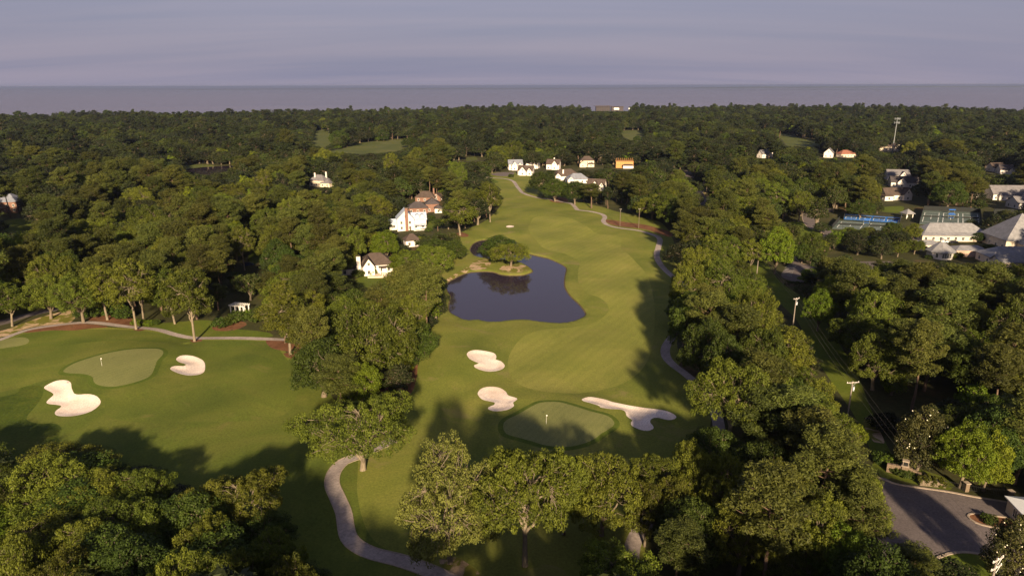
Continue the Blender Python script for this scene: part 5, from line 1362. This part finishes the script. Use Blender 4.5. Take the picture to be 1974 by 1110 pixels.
# seafront hotel and tents
x, y = gp(1163, 213); 
ht = tag(empty('seafront_hotel', (x, y, -8.5), 0.05), 'dark flat-roofed hotel among the trees on the shoreline', 'hotel')
MB().box(-24, 20, -7, 7, -3, 21).build('wall', M['roof_dark'], ht)
MB().box(-28, 24, -9, 9, 21, 22.2).build('roof', M['roof_brown'], ht)
MB().box(24.5, 62, -6, 8, -3, 19).build('wall', M['roof_dark'], ht); MB().box(24.2, 64, -8, 9, 19, 20.2).build('roof', M['roof_brown'], ht)
for f in range(5):
    MB().box(-24.5, 20.5, -8.4, -7.02, f * 4.0 + 1.0, f * 4.0 + 1.3).build('balcony', M['wood_dark'], ht)
    for k in range(8): MB().box(-22.3 + k * 5.4, -19.7 + k * 5.4, -7.06, -6.9, f * 4.0 + 2.1, f * 4.0 + 3.8).build('window', M['glass'], ht)
for i, (px, w) in enumerate(((1188, 14), (1215, 10))):
    x, y = gp(px, 216)
    tt = tag(empty('event_tent', (x, y, -7.5), 0), ('large white tent beside the shoreline hotel', 'small white tent farther right of the shoreline hotel')[i], 'tent')
    rb = MB(); roof_shape(rb, 0, 0, w, 10, 14, 'gx', 5.0); rb.build('roof', M['cloth_white'], tt)
    for sx in (-1, 1):
        for sy in (-1, 1): MB().tube([(sx * w * 0.47, sy * 4.7, 0), (sx * w * 0.47, sy * 4.7, 14.2)], [0.12, 0.12], 6).build('pole', M['steel'], tt)
# white pergola on the left
x, y, z = place(463, 602)
pg = tag(empty('pergola', (x, y, z), math.radians(-16)), 'white timber pergola among shrubs left of the pines', 'pergola')
for sx in (-2.6, -0.8, 1.0, 2.6):
    for sy in (-1.4, 1.4): MB().box(sx - 0.13, sx + 0.13, sy - 0.13, sy + 0.13, -0.3, 2.6).build('post', M['trim'], pg)
for sy in (-1.4, 1.4): MB().box(-3.1, 3.1, sy - 0.1, sy + 0.1, 2.6, 2.85).build('beam', M['trim'], pg)
for i in range(9): MB().box(-2.9 + i * 0.72 - 0.05, -2.9 + i * 0.72 + 0.05, -1.9, 1.9, 2.86, 3.02).build('rafter', M['trim'], pg)
MB().box(-2.2, 2.2, -1.36, -1.28, 0.75, 0.9).build('rail', M['trim'], pg)

# ------------------------------------------------------------------ masts, poles and cables
x, y, z = place(1720, 294)
H_ = height_at(1720, 227, x, y)
mast = tag(empty('cell_tower', (x, y, z), 0.3), 'tall grey monopole mast with two tiers of antennas above right woods', 'mast')
MB().tube([(0, 0, -1), (0, 0, H_ * 0.5), (0, 0, H_)], [0.55, 0.42, 0.3], 12).build('pole', M['mast'], mast, True)
for tz in (H_ - 1.2, H_ - 5.5):
    for k in range(3):
        a = k * 2.094 + 0.4; c, s = math.cos(a), math.sin(a)
        p = MB().tube([(0, 0, tz), (c * 2.2, s * 2.2, tz)], [0.12, 0.12], 6).tube([(c * 2.2 - s * 1.8, s * 2.2 + c * 1.8, tz), (c * 2.2 + s * 1.8, s * 2.2 - c * 1.8, tz)], [0.12, 0.12], 6).build('antenna_arm', M['steel'], mast)
        for q in (-1.6, 0, 1.6):
            cx, cy = c * 2.4 - s * q, s * 2.4 + c * q
            MB().box(cx - 0.2, cx + 0.2, cy - 0.2, cy + 0.2, tz - 1.1, tz + 1.1).build('antenna_panel', M['mast'], p)
def power_pole(x, y, H, label, arm=2.9, rot=0.0, transformer=False, cat='power pole', arms=1, pm='pole_wood', am='arm_wood'):
    z = ground_z(x, y)
    o = tag(empty('power_pole', (x, y, z), rot), label, cat, 'wooden power poles')
    MB().tube([(0, 0, -0.5), (0, 0, H * 0.5), (0, 0, H)], [0.2, 0.17, 0.13], 9).build('pole', M[pm], o, True)
    for k in range(arms):
        zz = H - 0.25 - k * 1.3
        a = MB().box(-arm / 2, arm / 2, -0.2, -0.06, zz - 0.07, zz + 0.07).build('crossarm', M[am], o)
        for s in (-0.46, 0, 0.46): MB().tube([(s * arm, -0.13, zz + 0.07), (s * arm, -0.13, zz + 0.22), (s * arm, -0.13, zz + 0.32)], [0.05, 0.09, 0.03], 7).build('insulator', M['trim'], a)
        for s in (-1, 1): MB().tube([(0, -0.2, zz - 0.8), (s * arm * 0.28, -0.2, zz - 0.06)], [0.025, 0.025], 4).build('brace', M['steel'], a)
    if transformer:
        MB().tube([(0.42, -0.05, H - 2.4), (0.42, -0.05, H - 1.3)], [0.27, 0.27], 10).build('transformer', M['steel'], o, True)
    c, s = math.cos(rot), math.sin(rot)
    return [(x + q * arm * c, y + q * arm * s, z + H + 0.08) for q in (-0.46, 0, 0.46)]
POLES = []
for (px, py, pt, lab, kw) in ((1459, 528, 483, 'power pole farthest up the grassy cutting by the parking lot', dict(rot=0.5, arm=2.4)),
        (1527, 640, 575, 'power pole with grey transformer in the middle of the cutting', dict(rot=0.45, arm=2.4, transformer=True)),
        (1634, 800, 731, 'T-shaped power pole with pale crossarm near the cutting end', dict(rot=0.15, arm=3.1, transformer=True))):
    x, y = gp(px, py); POLES.append(power_pole(x, y, height_at(px, pt, x, y), lab, **kw))
d = ray(1922, 1078); t = (12.0 - CAM_H) / d[2]
POLES.append(power_pole(d[0] * t, d[1] * t, 12.0, 'double-armed pole top in the bottom-right corner', arm=2.6, rot=0.5, arms=2))
for (px, py, pt, lab) in ((1361, 380, 355, 'dark pole beside the dirt strip of the far road'), (1335, 326, 302, 'grey pole at the near end of the far road'), (1303, 308, 290, 'slim pole at the far end of the far road'),
                          (1195, 436, 402, 'slim lamp-like pole left of two at the path bend'), (1231, 440, 402, 'slim pole right of two at the path bend')):
    x, y = gp(px, py); power_pole(x, y, height_at(px, pt, x, y), lab, arm=1.0, pm='wood_dark', am='wood_dark')
for w in range(3):
    P = []
    for a, b_ in zip(POLES[:-1], POLES[1:]):
        A, B = np.array(a[w]), np.array(b_[w]); t = np.linspace(0, 1, 16)[:, None]
        L = np.linalg.norm(B - A)
        seg = A + (B - A) * t; seg[:, 2] -= (4 * t[:, 0] * (1 - t[:, 0])) * L * 0.012
        P.append(seg if not P else seg[1:])
    P = np.concatenate(P)
    wv, wq = tube_np(P, np.full(len(P), 0.018), 4)
    wo = link(bpy.data.objects.new('power_cable', mesh_np('power_cable', wv, wq, M['wire'], smooth=True)))
    tag(wo, ('left strand of the cables strung along the grassy cutting', 'middle strand of the cables strung along the grassy cutting', 'right strand of the cables strung along the grassy cutting')[w], 'cable', 'power cables')

# ------------------------------------------------------------------ the gate at the entrance
def stone_mat():
    m, nt, nd, ln, p = new_mat('stacked_stone')
    v = nd.new('ShaderNodeTexVoronoi'); v.feature = 'F1'
    tc = nd.new('ShaderNodeTexCoord'); mp = nd.new('ShaderNodeMapping'); mp.inputs['Scale'].default_value = (2.0, 2.0, 4.5)
    ln.new(tc.outputs['Object'], mp.inputs[0]); ln.new(mp.outputs[0], v.inputs['Vector'])
    ln.new(ramp(nt, v.outputs['Color'], [(0.2, (0.11, 0.075, 0.05)), (0.8, (0.24, 0.175, 0.12))]), p.inputs['Base Color'])
    p.inputs['Roughness'].default_value = 0.95
    bump(nt, v.outputs['Distance'], p, 0.8, 0.08)
    return m
M['stone'] = stone_mat()
x, y, z = place(1742, 914)
gw = tag(empty('gate_wall', (x, y, z), math.radians(-28)), 'stacked stone entrance wall with a square lantern pillar in the middle', 'wall')
MB().box(-0.55, 0.55, -0.55, 0.55, -0.5, 2.2).build('pillar', M['stone'], gw)
lt = MB().box(-0.42, 0.42, -0.42, 0.42, 2.32, 3.15).build('lantern', M['iron'], gw)
for sx in (-0.5, 0.42):
    for sy in (-0.5, 0.42): MB().box(sx, sx + 0.08, sy, sy + 0.08, 2.3, 3.2).build('lantern_post', M['kerb'], lt)
MB().box(-0.72, 0.72, -0.72, 0.72, 2.2, 2.3).build('pillar_cap', M['kerb'], gw)
MB().box(-0.62, 0.62, -0.62, 0.62, 3.2, 3.4).build('lantern_roof', M['kerb'], lt)
for k in range(3): MB().box(-0.56 - 0.85 * (k + 1), -0.56 - 0.85 * k - 0.02, -0.3, 0.3, -0.5, 1.95 - 0.06 * k).build('wing', M['stone'], gw)
for k in range(4): MB().box(0.58 + 0.8 * k, 0.56 + 0.8 * (k + 1), -0.3, 0.3, -0.5, 1.9 - 0.3 * k).build('wing', M['stone'], gw)
posts = []
for i, (px, py) in enumerate(((1861, 946), (1947, 959), (2050, 976))):
    x, y, z = place(px, py); posts.append((x, y, z))
    po = tag(empty('gate_post', (x, y, z), 0.1), ('stone fence post nearer the hedge', 'stone fence post nearer the right frame edge', 'stone fence post beyond the right frame edge')[i], 'post')
    MB().box(-0.4, 0.4, -0.4, 0.4, -0.4, 1.7).build('shaft', M['stone'], po); MB().box(-0.5, 0.5, -0.5, 0.5, 1.7, 1.85).build('cap', M['kerb'], po)
p0 = np.array(place(1775, 930))
for i, (a, b_) in enumerate(zip([p0, posts[0], posts[1]], posts)):
    a, b_ = np.array(a), np.array(b_); n = int(np.linalg.norm(b_ - a) / 0.28)
    fo = tag(empty('iron_fence', tuple(a), 0), ('black iron fence from hedge to the first stone post', 'black iron fence between the two stone posts', 'black iron fence running out at the right edge')[i], 'fence')
    u = (b_ - a)
    for zz in (0.35, 1.3): MB().tube([(0, 0, zz), tuple(u + [0, 0, zz])], [0.025, 0.025], 4).build('rail', M['iron'], fo)
    bb = MB()
    for k in range(1, n):
        q = u * k / n; bb.box(q[0] - 0.015, q[0] + 0.015, q[1] - 0.015, q[1] + 0.015, 0.05, 1.5)
    bb.build('pickets', M['iron'], fo)['kind'] = 'stuff'
# clipped hedges and shrubs
def hedge(px, py, L, W, H, rot, label, key='leaf_oak'):
    x, y, z = place(px, py); r = np.random.default_rng(int(px))
    n = int(L * W * H * 5) + 20
    C = np.column_stack([r.uniform(-L/2, L/2, n), r.uniform(-W/2, W/2, n), r.uniform(0.25, H, n)])
    V, F, t = leaves(r, C, np.full(n, 0.38), 60, 0.12)
    o = tag(empty('hedge', (x, y, z), math.radians(rot)), label, 'hedge')
    link(bpy.data.objects.new('foliage', mesh_np('foliage', V, F, M[key], tint=t)), o)
    MB().box(-L/2 + .2, L/2 - .2, -W/2 + .2, W/2 - .2, -0.1, H * 0.8).build('stems', M['bark_oak'], o)
hedge(1795, 934, 5.0, 2.0, 1.5, -12, 'clipped bright hedge right of the lantern pillar')
hedge(1537, 552, 9.0, 2.2, 1.6, -20, 'curved low hedge below the parking lot', 'leaf_dark')
SHRUBS = [(425,628,'shrub',1.6),(440,624,'shrub',1.5),(458,618,'shrub',1.9),(480,612,'shrubgreen',1.6),(495,618,'shrub',1.7),(155,613,'shrub',1.3),(172,614,'shrub',1.2),(192,612,'shrub',2.0),(225,612,'shrub',2.2),(240,616,'shrub',1.8),
  (262,626,'shrubgreen',1.0),(275,626,'shrubgreen',1.0),(290,627,'shrubgreen',1.0),(300,625,'shrub',0.9),(690,533,'shrub',1.6),(716,528,'shrubgreen',1.4),(745,520,'shrubgreen',1.5),(808,470,'shrubgreen',2.0),(826,447,'shrub',1.3),(830,425,'shrub',1.8),(815,428,'shrub',1.4),
  (1720,905,'shrub',0.8),(1727,909,'shrub',0.8),(1734,913,'shrub',0.8),(1742,917,'shrub',0.8),(1752,920,'shrub',0.8),(1715,896,'shrubgreen',1.3),(1702,890,'shrub',1.3),
  (1900,1003,'shrub',0.6),(1912,1006,'shrub',0.6),(1905,1012,'shrub',0.5),(1445,475,'shrub',1.6),(1428,470,'shrub',1.4),(985,342,'shrub',1.5),(1835,498,'shrubgreen',1.2),(1848,496,'shrub',1.2),(1880,494,'shrub',1.2),(1790,499,'shrub',1.0),
  (1785,455,'shrub',1.4),(1800,458,'shrub',1.3),(1858,462,'shrub',1.4),(765,700,'shrub',1.8),(780,714,'shrubgreen',1.5),(790,706,'shrub',1.3),(740,745,'shrubgreen',1.0),(760,752,'shrub',0.9),(560,660,'shrub',1.0)]
for n, (px, py, key, s) in enumerate(SHRUBS):
    x, y = gp(px, py); d = np.hypot(LXY[:, 0] - x, LXY[:, 1] - y); 
    SHRUBS[n] = (x, y, key, s, int(np.argmin(d)), float(d.min()))
bk = {}
for s in SHRUBS: bk.setdefault((s[2], s[4]), []).append(s)
for (key, j), L in bk.items():
    for n, s in enumerate(sorted(L, key=lambda a: a[5]), 1):
        o = tag(empty('shrub', (s[0], s[1], ground_z(s[0], s[1])), n * 1.7), '%s, %s such to %s' % (LOOK[key][1], ordinal(n), LAND[j][0]), 'shrub', 'garden shrubs')
        o.scale = (s[3], s[3], s[3] * 0.9)
        link(bpy.data.objects.new('stem', PROTO[key]['trunk']), o); link(bpy.data.objects.new('foliage', PROTO[key]['crown']), o)
# kerbs
def kerb(pts_px, label, closed=False, w=0.3, h=0.13, line=None):
    C = line if line is not None else smooth_open(G(pts_px), 1.0)
    if closed: C = np.concatenate([C, C[:1]])
    T = np.gradient(C, axis=0); T /= np.linalg.norm(T, axis=1, keepdims=True) + 1e-9
    N = np.stack([-T[:, 1], T[:, 0]], 1); zz = relief(C)
    rows = []
    for s, dz in ((-1, -0.1), (-1, h), (1, h), (1, -0.1)): rows.append(np.column_stack([C + N * s * w / 2, zz + dz]))
    n = len(C); i = np.arange(n - 1)
    F = np.concatenate([np.stack([k * n + i, k * n + i + 1, (k + 1) * n + i + 1, (k + 1) * n + i], 1) for k in range(3)])
    return tag(link(bpy.data.objects.new('kerb', mesh_np('kerb', np.concatenate(rows), F, M['kerb'], smooth=False))), label, None, None, 'structure')
kerb([(1690,918),(1727,932),(1778,941),(1828,949),(1879,958),(1974,970),(2150,995)], 'pale kerb along the top of the entrance road', w=0.45)
kerb([(1806,1077),(1828,1069),(1854,1066),(1879,1068),(1899,1073)], 'pale kerb along the bottom of the entrance road', w=0.5)
kerb(None, 'rounded kerb of the planting island', True, 0.35, line=ISLE)
kerb([(1547,412),(1547,423),(1557,438),(1584,448),(1592,460)], 'kerb on the outer bend of the drive', w=0.4)
kerb([(1572,418),(1580,430),(1598,442),(1621,452),(1650,455)], 'kerb on the inner bend of the drive', w=0.4)
kerb([(1516,474),(1527,489),(1542,507),(1560,512)], 'kerb at the top of the parking lot', w=0.4)
_T = np.gradient(PATH_C, axis=0); _T /= np.linalg.norm(_T, axis=1, keepdims=True)
_N = np.stack([-_T[:, 1], _T[:, 0]], 1)
for s, lab in ((-1, 'thin raised edge on one side of the S-shaped path'), (1, 'thin raised edge on the other side of the S-shaped path')):
    kerb(None, lab, w=0.16, h=0.10, line=PATH_C + _N * s * 1.42)
# gatehouse with white roof at the right edge
house('gatehouse', 'gatehouse with plain white hipped roof cut by the right frame edge', 1992, 1006, -8, [(0, 0, 6.5, 5.5, 2.9, 'hip', 1.3)], 'cream_wall', 'roof_white', 'gatehouse')

# ------------------------------------------------------------------ flags, vehicles
for i, (px, py) in enumerate(((198, 712.5), (1053, 824))):
    x, y, z = place(px, py)
    f = tag(empty('golf_flag', (x, y, z), 0.2), ('white flag on the left green', 'white flag on the central green')[i], 'flag')
    MB().tube([(0, 0, -0.1), (0, 0, 2.3)], [0.022, 0.018], 6).build('flagstick', M['flag'], f)
    MB().add([(0.03, 0, 2.25), (0.13, 0.05, 2.22), (0.22, 0.02, 2.15), (0.03, 0, 1.98), (0.13, 0.05, 1.97), (0.21, 0.0, 1.95),
              (0.03, 0.02, 2.25), (0.13, 0.07, 2.22), (0.22, 0.04, 2.15), (0.03, 0.02, 1.98), (0.13, 0.07, 1.97), (0.21, 0.02, 1.95)],
             [(0, 3, 4, 1), (1, 4, 5, 2), (6, 7, 10, 9), (7, 8, 11, 10)]).build('flag', M['flag'], f)
def car(px, py, rot, paint, label):
    x, y, z = place(px, py)
    o = tag(empty('car', (x, y, z + 0.02), math.radians(rot)), label, 'car')
    prof = [(-2.2, 0.35), (-2.25, 0.75), (-1.5, 0.95), (-0.9, 1.42), (0.9, 1.45), (1.7, 0.98), (2.2, 0.85), (2.25, 0.35)]
    V = [(px_, -0.88, pz) for px_, pz in prof] + [(px_, 0.88, pz) for px_, pz in prof]; n = len(prof)
    b = MB().add(V, [(i, i + 1, n + i + 1, n + i) for i in range(n - 1)] + [(0, 1, 2, 7), (2, 5, 6, 7), (2, 3, 4, 5), (n, n + 7, n + 2, n + 1), (n + 2, n + 7, n + 6, n + 5), (n + 2, n + 5, n + 4, n + 3)])
    b.build('body', M[paint], o)
    for s in (-1, 1):
        MB().add([(-1.1, s * 0.89, 1.0), (1.3, s * 0.89, 1.0), (0.85, s * 0.89, 1.36), (-0.8, s * 0.89, 1.36)], [(0, 1, 2, 3)]).build('side_window', M['glass'], o)
        for wx in (-1.4, 1.4): MB().tube([(wx, s * 0.72, 0.34), (wx, s * 0.92, 0.34)], [0.34, 0.34], 12).build('wheel', M['rubber'], o)
        MB().box(-2.29, -2.2, s * 0.7 - 0.15, s * 0.7 + 0.15, 0.6, 0.74).build('headlight', M['trim'], o)
    MB().add([(-1.46, -0.75, 1.0), (-1.46, 0.75, 1.0), (-0.95, 0.7, 1.41), (-0.95, -0.7, 1.41)], [(0, 1, 2, 3)]).build('windscreen', M['glass'], o)
car(478, 513, 35, 'paint_blue', 'dark blue car parked on the drive among the left trees')
car(1838, 469, 5, 'paint_black', 'black car behind the octagonal pavilion')
car(1826, 468, 8, 'paint_white', 'white car beside the black one behind the pavilion')
car(744, 433, 30, 'paint_white', 'white car beside the white house')
# ------------------------------------------------------------------ the air over the land and the bay
hm = bpy.data.materials.new('sea_air'); hm.use_nodes = True
hn = hm.node_tree.nodes; hn.clear()
ho = hn.new('ShaderNodeOutputMaterial'); hv = hn.new('ShaderNodeVolumePrincipled')
hv.inputs['Color'].default_value = (0.72, 0.80, 1.0, 1)
hv.inputs['Density'].default_value = 0.00005
hv.inputs['Anisotropy'].default_value = 0.6
hm.node_tree.links.new(hv.outputs[0], ho.inputs['Volume'])
hz = MB().box(-61000, 61000, -300, 42500, -8.5, 84).build('haze', hm)
hz['kind'] = 'stuff'
